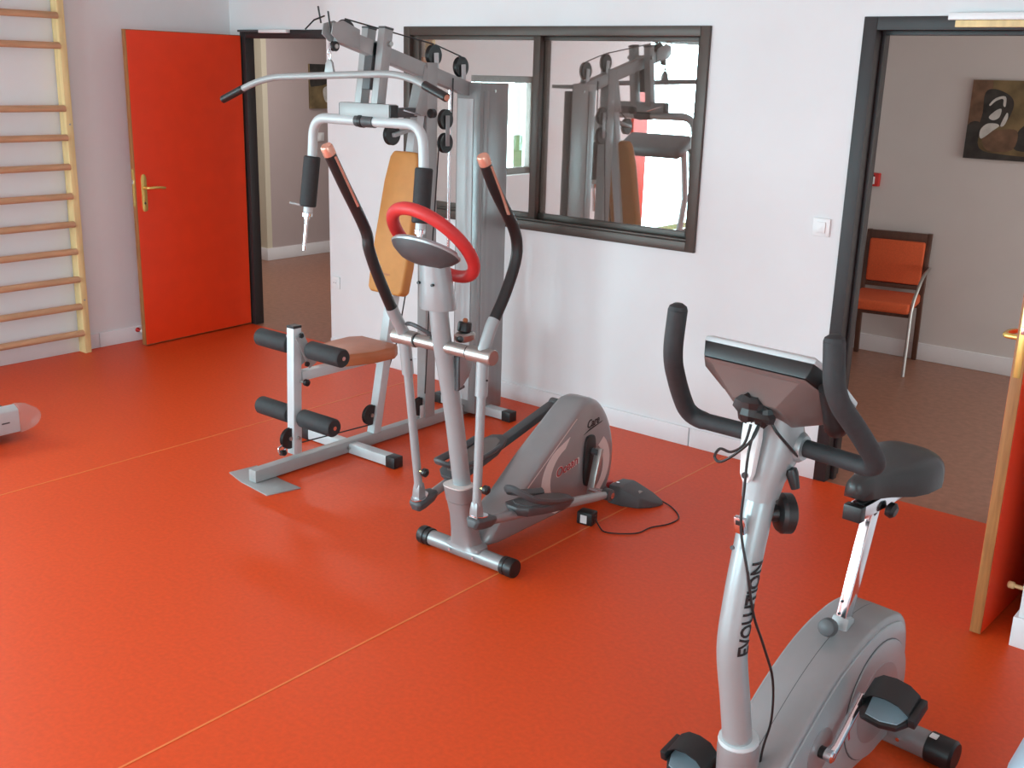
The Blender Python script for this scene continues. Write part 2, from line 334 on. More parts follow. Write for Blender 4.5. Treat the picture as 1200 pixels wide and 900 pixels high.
# doors: leaf built along local +x from the hinge, face to local -y and +y
def door(name, hinge, free, thick, h, label, side):
    hinge, free = Vector(hinge), Vector(free); d = free-hinge; L = d.length; rz = math.atan2(d.y, d.x)
    r = thing(name, label, 'door', (hinge.x, hinge.y, 0), rz, kind='structure')
    t = thick/2
    MB().box2((0, -t+.0015, .008), (L, t-.0015, h)).build('leaf_core', M_EDGE, r, bevel=.001)
    for s in (-1, 1): MB().box2((.004, s*(t-.0015), .012), (L-.005, s*t, h-.004)).build('face_panel', M_DOOR, r)
    MB().box2((L-.001, -.011, .93), (L+.0015, .011, 1.17)).build('lock_plate', M_BRASS, r, bevel=.0005)
    MB().box2((L, -.007, 1.075), (L+.010, .007, 1.10)).build('latch', M_CHROME, r, bevel=.002)
    for s in (-1, 1):
        p = MB(); p.prism([(a, b) for a, b in [(-.017, 0), (-.02, .02), (-.02, .21), (-.012, .232), (0, .237), (.012, .232), (.02, .21), (.02, .02), (.017, 0), (0, -.006)]],
                lambda a, b, q: (L-.06+a, s*(t+q), .90+b), 0, .007)
        pl = p.build('handle_plate', M_BRASS, r, bevel=.0015)
        MB().tube(fillet([(L-.06, s*t, 1.05), (L-.06, s*(t+.055), 1.05), (L-.12, s*(t+.058), 1.052), (L-.185, s*(t+.055), 1.045)], .02), [.010]*8+[.0095]*8 and .0095, 12).build('lever', M_BRASS, pl)
        MB().cyl((L-.06, s*(t+.006), .95), (L-.06, s*(t+.0085), .95), .008).build('key_hole', M_BLACK, pl)
    for z in (.25, 1.05, 1.85): MB().cyl((-.004, -t, z-.045), (-.004, -t, z+.045), .008).build('hinge', M_BRASS, r)
    return r
door('door_1', (-6.378, 4.858), (-6.320, 3.942), .04, 2.025, 'open orange door with brass handle beside the left doorway', 1)
door('door_2', (-0.800, 4.715), (-0.842, 3.672), .04, 2.05, 'open orange door with wooden edge at the right edge of the picture', 1)
# overhead closers
c = thing('door_closer', 'white overhead closer rail with beige arm above the right doorway', 'door closer', (-1.15, YB-.02, 2.09))
o = V(-1.15, YB-.02, 2.09)
MB().box2((-1.55, YB-.040, 2.090), (-.80, YB-.0125, 2.118)).build('rail', M_WHITEPL, c, bevel=.003, off=o)
MB().box2((-1.52, YB-.036, 2.062), (-.80, YB-.0125, 2.089)).build('arm', M_PINE, c, bevel=.002, off=o)
c = thing('door_closer', 'small white overhead closer rail at the top of the left doorway', 'door closer', (-5.98, YR-.03, 2.05)); o = V(-5.98, YR-.03, 2.05)
MB().box2((-6.13, YR-.05, 2.040), (-5.845, YR-.0125, 2.062)).build('rail', M_WHITEPL, c, bevel=.003, off=o)
MB().box2((-6.36, YR-.046, 2.046), (-6.131, YR-.0125, 2.060)).build('arm', M_RUBBER, c, bevel=.002, off=o)
# door stops
def stop(p, d, label, m):
    t = thing('door_stop', label, 'door stop', p)
    MB().lathe([(.016, 0), (.016, .006), (.008, .012), (.007, .05)], (0,0,0), d, 14).build('stem', m, t)
    MB().lathe([(.011, .05), (.013, .055), (.013, .068), (.009, .073)], (0,0,0), d, 14).build('tip', M_WHITEPL if m is M_RED else M_PINE, t)
stop((XL+BT, 4.0, .075), (1, 0, 0), 'small red and white door stop on the skirting by the left orange door', M_RED)
stop((-0.717, 3.80, .165), (-1, 0, 0), 'cream peg door stop on the wall corner behind the right door', M_PINE)
# sockets and switches
def plate(p, d, sz, label, cat_, rocker=True):
    t = thing('wall_switch' if rocker else 'wall_socket', label, cat_, p); R = Vector(d).to_track_quat('Z', 'Y').to_matrix()
    MB().box((R @ V(0, 0, .005)), (sz, sz, .01), R).build('plate', M_WHITEPL, t, bevel=.003)
    if rocker: MB().box((R @ V(0, 0, .013)), (sz*.52, sz*.60, .006), R).build('rocker', M_WHITEPL, t, bevel=.002)
    else:
        MB().lathe([(.021, .0105), (.021, .013), (.018, .0135)], (0,0,0), d, 20).build('socket_ring', M_WHITEPL, t)
        for s in (-1, 1): MB().cyl(R @ V(s*.009, 0, .0135), R @ V(s*.009, 0, .0145), .003, 8).build('pin_hole', M_BLACK, t)
plate((-2.003, YB, 1.198), (0, -1, 0), .083, 'white square light switch beside the right doorway', 'switch')
plate((-5.285, YB, .478), (0, -1, 0), .08, 'white wall socket low beside the left doorway', 'socket', False)
plate((-8.42, 7.36, 1.16), (1, 0, 0), .085, 'pale light switch on the wall beyond the left doorway', 'switch')
t = thing('fire_alarm_box', 'small red fire alarm call box on the corridor wall', 'alarm', (-2.815, YC, 1.197))
MB().box((0, -.022, 0), (.09, .044, .09)).build('housing', M_RED, t, bevel=.006)
MB().box((-.008, -.046, -.004), (.055, .004, .05)).build('glass_plate', M_WHITEPL, t, bevel=.001)
MB().box((-.008, -.0485, .028), (.05, .002, .008)).build('label_strip', M_INK, t)

# glazed doors and front window behind the camera (daylight openings)
g = thing('window_2', 'glazed double door with dark frame in the side wall behind the camera', 'window', (XL-.1, (GY0+GY1)/2, 0), kind='structure'); o = V(XL-.1, (GY0+GY1)/2, 0)
ys = [GY0, (GY0+GY1)/2, GY1]
for y in ys: MB().box2((XL-.13, y-.035, .02), (XL-.07, y+.035, GZ)).build('frame_post', M_FRAME, g, off=o)
for z in (.05, 1.02, GZ-.03): MB().box2((XL-.13, GY0, z-.03), (XL-.07, GY1, z+.03)).build('frame_rail', M_FRAME, g, off=o)
for i in range(2): MB().box2((XL-.103, ys[i], .05), (XL-.097, ys[i+1], GZ)).build('pane', G_CLEAR, g, off=o, smooth=False)
g = thing('window_3', 'wide window in the wall behind the camera', 'window', ((FX0+FX1)/2, YF-.1, FZ0), kind='structure'); o = V((FX0+FX1)/2, YF-.1, FZ0)
xs = [FX0+(FX1-FX0)*i/3 for i in range(4)]
for x in xs: MB().box2((x-.03, YF-.13, FZ0), (x+.03, YF-.07, FZ1)).build('frame_post', M_FRAME, g, off=o)
for z in (FZ0, FZ1): MB().box2((FX0, YF-.13, z-.03), (FX1, YF-.07, z+.03)).build('frame_rail', M_FRAME, g, off=o)
for i in range(3): MB().box2((xs[i], YF-.103, FZ0), (xs[i+1], YF-.097, FZ1)).build('pane', G_CLEAR, g, off=o, smooth=False)
g = thing('window_4', 'window in the side wall to the right of the camera', 'window', (XR+.1, (RY0+RY1)/2, FZ0), kind='structure'); o = V(XR+.1, (RY0+RY1)/2, FZ0)
ys = [RY0, (RY0+RY1)/2, RY1]
for y in ys: MB().box2((XR+.07, y-.03, FZ0), (XR+.13, y+.03, FZ1)).build('frame_post', M_FRAME, g, off=o)
for z in (FZ0, FZ1): MB().box2((XR+.07, RY0, z-.03), (XR+.13, RY1, z+.03)).build('frame_rail', M_FRAME, g, off=o)
for i in range(2): MB().box2((XR+.097, ys[i], FZ0), (XR+.103, ys[i+1], FZ1)).build('pane', G_CLEAR, g, off=o, smooth=False)
g = thing('window_5', 'frosted window in the left wall beyond the wall bars', 'window', (XL-.1, (SY0+SY1)/2, SZ0), kind='structure'); o = V(XL-.1, (SY0+SY1)/2, SZ0)
for y in (SY0+.03, SY1-.03): MB().box2((XL-.13, y-.03, SZ0), (XL-.07, y+.03, SZ1)).build('frame_post', M_FRAME, g, off=o)
for z in (SZ0+.03, SZ1-.03): MB().box2((XL-.13, SY0, z-.03), (XL-.07, SY1, z+.03)).build('frame_rail', M_FRAME, g, off=o)
MB().box2((XL-.103, SY0+.03, SZ0+.03), (XL-.097, SY1-.03, SZ1-.03)).build('pane', G_CLEAR, g, off=o, smooth=False)
struct('trim_3', MB().box2((XL, -.73, 0), (XL+.03, -.45, 2.03)), M_DOOR, 'narrow orange panel beside the glazed double door', 'panel')

# paintings
def painting(p, rz, wd, ht, label, patches):
    t = thing('painting', label, 'painting', p, rz)
    MB().box((0, -.012, 0), (wd, .024, ht)).build('canvas', M_CANVAS, t, bevel=.002)
    for i, (m, poly) in enumerate(patches):
        poly = [(v.x, v.y) for v in cat([(a, b, 0) for a, b in poly], 4, True)]
        poly = [(min(1, max(0, a)), min(1, max(0, b))) for a, b in poly]
        MB().prism(poly, lambda a, b, q: (a*wd-wd/2, -.024-q, ht/2-b*ht), 0, .0006+.0003*i).build('painted_patch', m, t)
painting((-1.89, YC, 1.628), 0, .70, .49, 'brown and ochre painting with a pale figure on the corridor wall', [
    (M_SIENNA, [(0,0),(.17,0),(.15,.35),(.10,.58),(0,.58)]), (M_UMBER, [(0,.58),(.12,.55),(.13,.86),(.4,.93),(1,.95),(1,1),(0,1)]),
    (M_UMBER, [(.12,.16),(.2,.11),(.33,.18),(.38,.3),(.34,.5),(.26,.58),(.18,.54),(.1,.62),(.12,.42)]),
    (M_UMBER, [(.46,.6),(.6,.48),(.8,.46),(.85,.9),(.6,.88),(.43,.84)]), (M_SIENNA, [(.15,.68),(.28,.62),(.44,.62),(.42,.86),(.2,.88)]),
    (M_CHALK, [(.17,.3),(.22,.22),(.30,.2),(.31,.32),(.29,.31),(.28,.23),(.22,.26),(.18,.32)]),
    (M_CHALK, [(.18,.46),(.24,.37),(.28,.36),(.27,.46),(.22,.5)]), (M_CHALK, [(.29,.56),(.33,.4),(.345,.46),(.32,.56)]),
    (M_CHALK, [(.12,.64),(.17,.55),(.25,.54),(.28,.57),(.24,.62),(.14,.74)])])
painting((-8.42, 7.50, 1.645), PI/2, .56, .42, 'dim painting on the wall beyond the left doorway', [
    (M_UMBER, [(0,0),(.5,0),(.42,.4),(.1,.5),(0,.45)]), (M_SIENNA, [(.5,.5),(.9,.4),(1,.9),(.6,.95)]), (M_CHALK, [(.3,.55),(.5,.5),(.55,.8),(.35,.85)])])

# ------------------------------------------------------------------ wall bars on the left wall
wbx = -6.42
t = thing('wall_bars', 'wooden gymnastic wall bars with pale uprights fixed to the left wall', 'wall bars', (XL, 3.1, 0)); o = V(XL, 3.1, 0)
for y in (3.592, 2.66): MB().box2((XL+.012, y-.022, 0), (XL+.088, y+.022, 2.42)).build('upright', M_PINE, t, bevel=.003, off=o)
for z in (2.085, 1.912, 1.545, 1.371, 1.194, 1.013, .838, .666, .487, .311, .136, 2.30):
    MB().tube([(wbx, 2.682, z), (wbx, 3.570, z)], .0175, 16, sq=1.25).build('rung', M_RUNG, t, off=o)
for y in (3.592, 2.66):
    for z in (.35, 1.45, 2.25): MB().cyl((XL+.088, y, z), (XL+.090, y, z), .006, 10).build('screw', M_STEEL, t, off=o)

# ------------------------------------------------------------------ visitor chair in the corridor
t = thing('chair', 'dark wooden chair with orange seat and metal arms in the corridor', 'chair', (-2.566, 7.36, 0), math.radians(10))
for s in (-1, 1):
    MB().loft([[V(s*x0, y0+dy, z) for x0, dy in ((.180,-.02),(.212,-.02),(.212,.02),(.180,.02))] for y0, z in ((.03, 0), (-.02, .45), (.03, .87))]).build('back_post', M_WOOD, t, bevel=.003)
    MB().tube(fillet([(s*.215, -.50, 0), (s*.205, -.44, .46), (s*.235, -.33, .64), (s*.235, -.06, .655), (s*.215, 0, .64)], .08), .011, 10).build('front_leg_arm', M_STEEL, t)
MB().box2((-.182, -.005, .805), (.182, .03, .87)).build('top_rail', M_WOOD, t, bevel=.003)
MB().box2((-.182, -.02, .49), (.182, .01, .52)).build('lower_rail', M_WOOD, t, bevel=.003)
MB().box2((-.180, -.035, .525), (.180, .02, .815)).build('back_pad', M_FABRIC, t, bevel=.012, seg=3)
MB().box2((-.205, -.47, .40), (.195, -.01, .47)).build('seat', M_FABRIC, t, bevel=.018, seg=3)
for y in (-.42, -.04): MB().box2((-.195, y-.012, .375), (.195, y+.012, .40)).build('seat_rail', M_WOOD, t)

# ------------------------------------------------------------------ treadmill at the left edge
t = thing('treadmill', 'grey treadmill with black belt and clear roller end cap at the left edge', 'treadmill', (-5.42, 1.7, 0)); o = V(-5.42, 1.7, 0)
MB().box2((-5.70, .95, .06), (-5.14, 2.40, .145)).build('deck', M_BLACK, t, off=o)
b = MB(); b.tube([V(-5.70, 2.42, .105)+V(.0, 0, 0), V(-5.14, 2.42, .105)], .042, 16); b.build('rear_roller', M_STEEL, t, off=o)
MB().box2((-5.68, .9, .146), (-5.16, 2.44, .152)).build('belt', M_BELT, t, off=o)
for sx, x0 in ((1, -5.13), (-1, -5.71)):
    xa = x0+.05*sx
    MB().loft([[V(x0, y, .05), V(xa, y, .05), V(xa, y, .165), V(x0+.01*sx, y, .185), V(x0, y, .185)] for y in (.75, 2.452)]).build('side_rail', M_TGREY, t, bevel=.006, off=o)
    prof = [(2.452, .045)]+[(2.452+.11*math.sin(a), .112+(.072 if a > PI/2 else .066)*-math.cos(a)) for a in [PI*i/10 for i in range(11)]]
    MB().prism(prof, lambda a, b, q: (q, a, b), x0-.01*sx, xa).build('end_cap', G_PLASTIC, t, bevel=.006, off=o)
    MB().box2((xa+.0005*sx, 2.36, .105), (xa+.0015*sx, 2.40, .112)).build('badge', M_RUBBER, t, off=o)
    MB().box2((x0+.005*sx, 2.2, 0), (xa-.005*sx, 2.3, .05)).build('foot', M_BLACK, t, bevel=.004, off=o)
    MB().box2((x0+.005*sx, .85, 0), (xa-.005*sx, .95, .05)).build('foot', M_BLACK, t, bevel=.004, off=o)
    MB().tube([(x0+.02*sx, .85, .12), (x0+.02*sx, .72, .75), (x0+.02*sx, .80, 1.2)], .03, 12).build('handrail_post', M_TGREY, t, off=o)
MB().loft([[V(x, y, z) for x in (-5.70,) for y, z in ((.45,.05),(.95,.05),(.93,.19),(.55,.26))], [V(x, y, z) for x in (-5.14,) for y, z in ((.45,.05),(.95,.05),(.93,.19),(.55,.26))]]).build('motor_hood', M_TGREY, t, bevel=.02, off=o)
MB().box((-5.42, .80, 1.22), (.68, .30, .11), Matrix.Rotation(-.5, 3, 'X')).build('console', M_RUBBER, t, bevel=.05, seg=4, off=o)

# ------------------------------------------------------------------ multi-gym
GX, GY = -3.79, 2.87
t = GYM = thing('multi_gym', 'grey multi-gym tower with tan backrest, lat bar and foam rollers', 'multi-gym', (GX, GY, 0))
def gbeam(nm, p0, p1, wd=.05, ht=.05, m=M_GYM, upv=(0,0,1), par=None): return MB().beam(p0, p1, wd, ht, upv).build(nm, m, par or GYM, bevel=.003)
def wheel(nm, c, ax, r=.045, th=.022, par=None, m=M_BLACK):
    ax = Vector(ax).normalized(); h = th/2
    w_ = MB().lathe([(r*.35, -h), (r*.95, -h), (r, -h*.8), (r*.86, -h*.25), (r*.86, h*.25), (r, h*.8), (r*.95, h), (r*.35, h)], c, ax, 26).build(nm, m, par or GYM)
    MB().lathe([(.007, -h-.006), (.010, -h-.006), (.010, h+.006), (.007, h+.006)], c, ax, 12).build('bolt', M_STEEL, w_)
    return w_
MB().prism([(-.185,.005),(-.05,-.03),(.165,-.055),(.205,.105),(.06,.11),(-.165,.15)], lambda a, b, q: (a, b, q), 0, .006).build('foot_plate', M_GYM, t, bevel=.001)
gbeam('base_beam', (0, -.005, .038), (0, 1.66, .038), .05, .058)
for y, hw in ((.593, .30), (1.53, .245)):
    c = gbeam('cross_beam', (-hw, y, .03), (hw, y, .03), .055, .05, M_GYMLT)
    for s in (-1, 1): MB().box((s*(hw+.010), y, .028), (.06, .060, .056)).build('end_cap', M_BLACK, c, bevel=.004)
    MB().cyl((.03, y-.032, .035), (.03, y-.040, .035), .008, 8).build('bolt', M_STEEL, c)
# seat post, seat, leg developer
gbeam('seat_post', (0, .757, .06), (0, 1.075, 1.66), .05, .05, M_GYMLT, (1,0,0))
gbeam('seat_beam', (0, .285, .455), (0, .86, .455), .045, .045, M_GYMLT)
gbeam('seat_bracket', (-.045, .70, .475), (.045, .70, .475), .20, .008)
MB().loft([[V(x*k, y, z) for x, y in ((-.115,.47),(.115,.47),(.165,.60),(.17,.74),(.13,.80),(-.13,.80),(-.17,.74),(-.165,.60))] for z, k in ((.482,1),(.525,1),(.538,.93))]).build('seat', M_SEATTAN, t, bevel=.008, seg=3)
leg = gbeam('leg_developer', (0, .245, .085), (0, .262, .69), .048, .048, M_GYMLT, (0,1,0))
MB().box((0, .262, .693), (.05, .05, .012)).build('end_cap', M_BLACK, leg, bevel=.003)
MB().beam((.032, .262, .66), (.032, .34, .50), .006, .05, (0,1,.5)).build('pivot_plate', M_GYM, leg, bevel=.002)
MB().beam((-.032, .262, .66), (-.032, .34, .50), .006, .05, (0,1,.5)).build('pivot_plate', M_GYM, leg, bevel=.002)
for z in (.655, .515): MB().cyl((.035, .30 if z < .6 else .27, z), (.045, .30 if z < .6 else .27, z), .012, 10).build('bolt', M_BLACK, leg)
for y, z, x0, x1 in ((.295, .589, .07, .292), (.262, .263, .042, .262)):
    rod = MB().cyl((-x1-.004, y, z), (x1+.004, y, z), .010, 12).build('roller_rod', M_CHROME, leg)
    for s in (-1, 1): MB().lathe([(.012,0),(.038,0),(.043,.008),(.043,x1-x0-.008),(.038,x1-x0),(.012,x1-x0)], (s*x0, y, z), (s, 0, 0), 24).build('foam_roller', M_FOAM, t)
MB().tube([(.024, .27, .435), (.05, .275, .435)], .006, 8).build('pin', M_STEEL, leg); MB().lathe([(.006,0),(.016,.004),(.016,.02),(.008,.024)], (.05, .275, .435), (1,0,0), 16).build('knob', M_BLACK, leg)
wheel('pulley', (0, .215, .165), (1,0,0), .05, .02, leg)
MB().tube(cat([(0,.19,.12),(0,.16,.105),(0,.15,.13),(0,.17,.14)]), .005, 8).build('cable_hook', M_CHROME, leg)
MB().lathe([(.012,0),(.016,.008),(.012,.03)], (0,.19,.10), (0,-1,.2), 12).build('cable_ball', M_BLACK, leg)
MB().cyl((.025, .247, .165), (.038, .247, .165), .008, 8).build('bolt', M_STEEL, leg)
# back pad (tilted)
pd = V(0, .141, .667).normalized(); pn = V(0, -pd.z, pd.y)
def padpt(a, b, q): return V(0, .829, .768)+V(a, 0, 0)+pd*b-pn*(q-.0)
L_ = .70
outl = [(-.118,.02),(-.10,0),(.10,0),(.118,.02),(.125,.14),(.112,.55),(.095,L_-.03),(.075,L_),(-.075,L_),(-.095,L_-.03),(-.112,.55),(-.125,.14)]
MB().prism(outl, padpt, 0, .065).build('backrest', M_TAN, t, bevel=.014, seg=3, ang=50)
word('maker_tag', 'fitness', .022, M_SEATTAN, t, padpt(-.03, .09, -.001), (1,0,0), pd)
# main upright, boom and top bracket
gbeam('upright', (0, 1.14, .06), (0, 1.14, 1.87), .06, .075, M_GYM, (0,1,0))
gbeam('boom', (0, .555, 1.975), (0, 1.445, 1.742), .05, .068)
for s in (-1, 1):
    MB().prism([(.50,2.02),(.56,2.035),(.66,2.0),(.66,1.92),(.53,1.945),(.49,1.975)], lambda a, b, q: (s*.028+q*s, a, b), 0, .005).build('boom_cheek', M_GYM, t, bevel=.001)
MB().prism([(1.02,1.62),(1.105,1.62),(1.105,1.84),(1.09,1.86)], lambda a, b, q: (q, a, b), -.03, .03).build('gusset', M_GYM, t, bevel=.002)
wheel('pulley', (0, .60, 1.99), (1,0,0), .052, .024)
wheel('pulley', (0, .535, 1.925), (1,0,0), .022, .02)
MB().tube([(.018,.50,1.98),(.018,.485,2.07)], .004, 8).build('cable_guide', M_BLACK, t); MB().tube([(-.018,.475,2.02),(-.018,.46,2.09)], .004, 8).build('cable_guide', M_BLACK, t)
for y, z in ((1.178, 1.905), (1.379, 1.855)):
    for s in (-1, 1): MB().beam((s*.018, y+.005, z-.085), (s*.018, y, z+.012), .005, .032, (0,1,0)).build('pulley_bracket', M_GYMLT, t, bevel=.002)
    wheel('pulley', (0, y, z), (1,0,0), .05, .024)
# swinging press tower
for s in (-1, 1):
    gbeam('tower_bar', (s*.055, .80, 2.01), (s*.055, .745, 1.66), .042, .055, M_GYM, (0,1,0))
    MB().box((s*.055, .801, 2.013), (.044, .057, .010), Matrix.Rotation(-.15,3,'X')).build('end_cap', M_RUBBER, t, bevel=.002)
MB().beam((0, .765, 1.95), (0, .735, 1.74), .05, .03, (0,1,0)).build('tower_back_plate', M_RUBBER, t, bevel=.002)
MB().cyl((-.09, .80, 1.945), (.09, .80, 1.945), .012, 14).build('tower_pivot', M_STEEL, t)
gbeam('press_yoke', (-.165, .735, 1.648), (.165, .735, 1.648), .055, .062, M_GYM)
for s in (-1, 1): MB().box((s*.168, .737, 1.648), (.012, .05, .056)).build('end_cap', M_BLACK, t, bevel=.003)
MB().tube([(.165,.80,1.655),(.15,.93,1.63)], .004, 8).build('stop_rod', M_CHROME, t)
MB().lathe([(.008,0),(.022,.006),(.022,.03),(.012,.034)], (.12, 1.06, 1.635), (0,-1,0), 16).build('stop_buffer', M_BLACK, t)
gbeam('stop_bracket', (.0, .90, 1.635), (.0, 1.11, 1.635), .045, .045, M_RUBBER)
MB().beam((0, .735, 1.615), (0, .728, 1.575), .09, .05, (0,1,0)).build('arm_clamp', M_RUBBER, t, bevel=.004)
for s in (-1, 1):
    arm = MB().tube(fillet([(s*.055,.722,1.598),(s*.365,.720,1.60),(s*.378,.718,1.40),(s*.385,.688,1.14)], .14, 10), .0235, 16).build('press_arm', M_GYMLT, t)
    a, b = V(s*.378,.718,1.412), V(s*.385,.688,1.168); dd = (b-a).normalized(); LL = (b-a).length
    MB().lathe([(.026,0),(.036,0),(.041,.006),(.041,LL-.006),(.036,LL),(.026,LL)], a, dd, 24).build('foam_grip', M_FOAM, arm)
    MB().lathe([(.022,0),(.026,.003),(.026,.02),(.015,.022),(.015,.035),(.009,.037),(.009,.19 if s < 0 else .06)], b+dd*.028, dd, 16).build('arm_end', M_CHROME, arm)
MB().tube([(-.385,.66,1.175),(-.485,.66,1.18)], .006, 8).build('lower_grip_peg', M_GYM, t)
MB().cyl((-.06,.722,1.598),(.06,.722,1.598), .028, 16).build('arm_hub', M_RUBBER, t)
MB().cyl((-.035,.722,1.598),(-.012,.722,1.598), .031, 16).build('hub_ring', M_BLACK, t)
wheel('pulley', (-.01, .90, 1.532), (1,0,0), .05, .024)
gbeam('pulley_bracket', (0, .89, 1.53), (0, 1.02, 1.56), .045, .02, M_GYM)
# lower and mid pulleys
wheel('pulley', (.0, .735, .16), (1,0,0), .052, .02); wheel('pulley', (.0, 1.09, .125), (1,0,0), .05, .022)
MB().beam((.018, 1.09, .06), (.018, 1.09, .135), .005, .03, (0,1,0)).build('pulley_bracket', M_GYMLT, t, bevel=.002)
wheel('pulley', (.03, 1.235, 1.60), (1,0,0), .05, .022); wheel('pulley', (.03, 1.235, 1.485), (1,0,0), .05, .022)
MB().prism([(1.22,1.47),(1.25,1.47),(1.25,1.62),(1.22,1.62)], lambda a, b, q: (q, a, b), .044, .049).build('pulley_bracket', M_SILVERDK, t, bevel=.003)
# cables
def cable(pts, r=.0035, m=M_BLACK): return MB().tube(pts, r, 8).build('cable', m, t)
cable([(0,.24,.128),(0,.735,.108)]); cable([(0,.775,.19),(0,.93,.52),(0,1.06,1.05)]); cable([(0,.60,2.044),(0,1.178,1.957)]); cable([(0,1.19,1.955),(0,1.379,1.905)])
cable([(.03,1.285,1.60),(.03,1.29,1.80)]); cable([(.03,1.19,1.47),(.03,1.14,.9),(.03,1.10,.2)]); cable([(0,.48,2.05),(0,.42,2.03),(-.0,.37,1.99)]); cable([(0,.93,1.58),(.0,1.12,1.70)])
# weight stack, guide rods, guard
for x, y in ((-.040, 1.345), (.06, 1.50)): MB().cyl((x, y, .06), (x, y, 1.76), .0085, 12).build('guide_rod', M_CHROME, t)
for i in range(12): MB().box((.0125, 1.535, .14+i*.034), (.10, .17, .032)).build('weight_plate', M_PLATE, t, bevel=.002)
for i in range(1): gbeam('stack_post', (-.02, 1.50, .06), (-.02, 1.50, 1.74), .045, .04, M_RUBBER, (0,1,0))
gd = MB().prism([(-.055,1.415),(.104,1.415),(.104,1.64),(.100,1.64),(.100,1.419),(-.055,1.419)], lambda a, b, q: (a, b, q), .03, 1.782).build('stack_guard', M_SHROUD, t, bevel=.001)
MB().prism([(-.045,1.4145),(.06,1.4145),(.06,1.4105),(-.045,1.4105)], lambda a, b, q: (a, b, q), .10, 1.70).build('guard_panel', M_GYMLT, gd, bevel=.001)
MB().prism([(.1045,1.44),(.1075,1.44),(.1075,1.48),(.1045,1.48)], lambda a, b, q: (a, b, q), .06, 1.74).build('guard_rib', M_SHROUD, gd, bevel=.001)
MB().cyl((.104,1.53,1.74),(.107,1.53,1.74), .008, 10).build('bolt', M_STEEL, gd)
gbeam('top_cross_plate', (-.06, 1.52, 1.765), (.09, 1.52, 1.765), .20, .02, M_GYM)
# lat bar: hangs from the boom's cable, so it is a thing of its own
tl = -.042; lc = V(0, .505, 1.80)
lb = thing('lat_bar', 'long grey lat pulldown bar with black grips hanging from the multi-gym', 'lat bar', (GX, GY+.505, 1.80))
def lp(x, z): return V(x, (z)*.35, z-x*tl)
bar = MB().tube(fillet([lp(-.73,-.098), lp(-.46,0), lp(.46,0), lp(.73,-.098)], .16, 8), .0155, 14).build('bar', M_GYM, lb)
for s in (-1, 1):
    a, b = lp(s*.598,-.050), lp(s*.736,-.1002); MB().tube([a, b], .0185, 16).build('grip', M_BLACK, lb)
    MB().tube([b, b+(b-a)*.03], .013, 12).build('end_plug', M_COPPER, lb)
MB().prism([(-.03,.012),(.03,.012),(.02,.055),(.008,.068),(-.008,.068),(-.02,.055)], lambda a, b, q: (a, q, b), -.006, .006).build('hanger_tab', M_GYM, lb, bevel=.002)
MB().tube(cat([(0,0,.06),(.007,0,.085),(0,0,.11),(-.007,0,.085)], 4, True), .003, 8, True).build('snap_link', M_CHROME, lb)
MB().tube(cat([(0,-.007,.10),(0,0,.075),(0,.007,.10),(0,0,.14)], 4, True), .0025, 8, True).build('snap_link', M_CHROME, lb)

# ------------------------------------------------------------------ elliptical trainer
EX, EY = -2.545, 2.93
t = ELL = thing('elliptical_trainer', 'silver elliptical trainer with black levers and red ring grip', 'elliptical', (EX, EY, 0))
fb = MB().cyl((-.20, 0, .037), (.20, 0, .037), .031, 24).build('front_stabiliser', M_SILVERDK, t)
for s in (-1, 1):
    MB().lathe([(.032,0),(.036,.002),(.036,.018),(.033,.020),(.033,.026),(.037,.028),(.037,.052),(.034,.058)], (s*.185, 0, .037), (s,0,0), 24).build('wheel_cap', M_BLACK, fb)
    MB().cyl((s*.06,-.031,.037), (s*.06,-.038,.037), .006, 10).build('bolt', M_CHROME, fb)
def sup(cx, cy, cz, a, b, p=.7, n=28): return [V(cx+a*abs(math.cos(q))**p*(1 if math.cos(q) > 0 else -1), cy+b*abs(math.sin(q))**p*(1 if math.sin(q) > 0 else -1), cz) for q in [2*PI*i/n for i in range(n)]]
MB().loft([sup(0, d0-.035, z, wd, dp) for z, wd, dp, d0 in ((.060,.088,.052,.035),(.070,.086,.050,.035),(.080,.060,.047,.032),(.13,.052,.045,.022),(.2,.050,.044,.01),(.262,.052,.046,-.005))]).build('mast_base', M_SILVERDK, t)
MB().loft([sup(0, d0-.035, z, wd, dp) for z, wd, dp, d0 in ((.264,.053,.047,-.006),(.30,.055,.049,-.013),(.325,.056,.050,-.018),(.328,.050,.045,-.018))]).build('mast_collar', M_SILVERDK, t)
MB().loft([sup(0, d0-.035, z, wd, dp) for z, wd, dp, d0 in ((.326,.0565,.0505,-.018),(.331,.0565,.0505,-.019),(.331,.047,.042,-.019))]).build('collar_rim', M_PALE, t)
MB().tube(cat([(0,-.02,.28),(0,-.037,.334),(0,-.092,.636),(0,-.156,.906),(0,-.176,1.034),(0,-.186,1.13)]), .0345, 20).build('mast', M_SILVER, t)
nk = MB().loft([[V(x*wd, yc+y*dp, z+y*.0) for x, y in [(math.cos(a)*(1 if abs(math.cos(a)) < .6 else 1), math.sin(a)) for a in [2*PI*i/20 for i in range(20)]]] for z, wd, dp, yc in ((1.030,.069,.058,-.178),(1.036,.071,.06,-.178),(1.10,.066,.056,-.186),(1.19,.058,.05,-.20),(1.205,.056,.048,-.203))]).build('neck_fairing', M_SILVER, t)
for x in (-.035, .03): MB().cyl((x, -.232, 1.125), (x, -.246, 1.125), .005, 10).build('screw_hole', M_BLACK, nk)
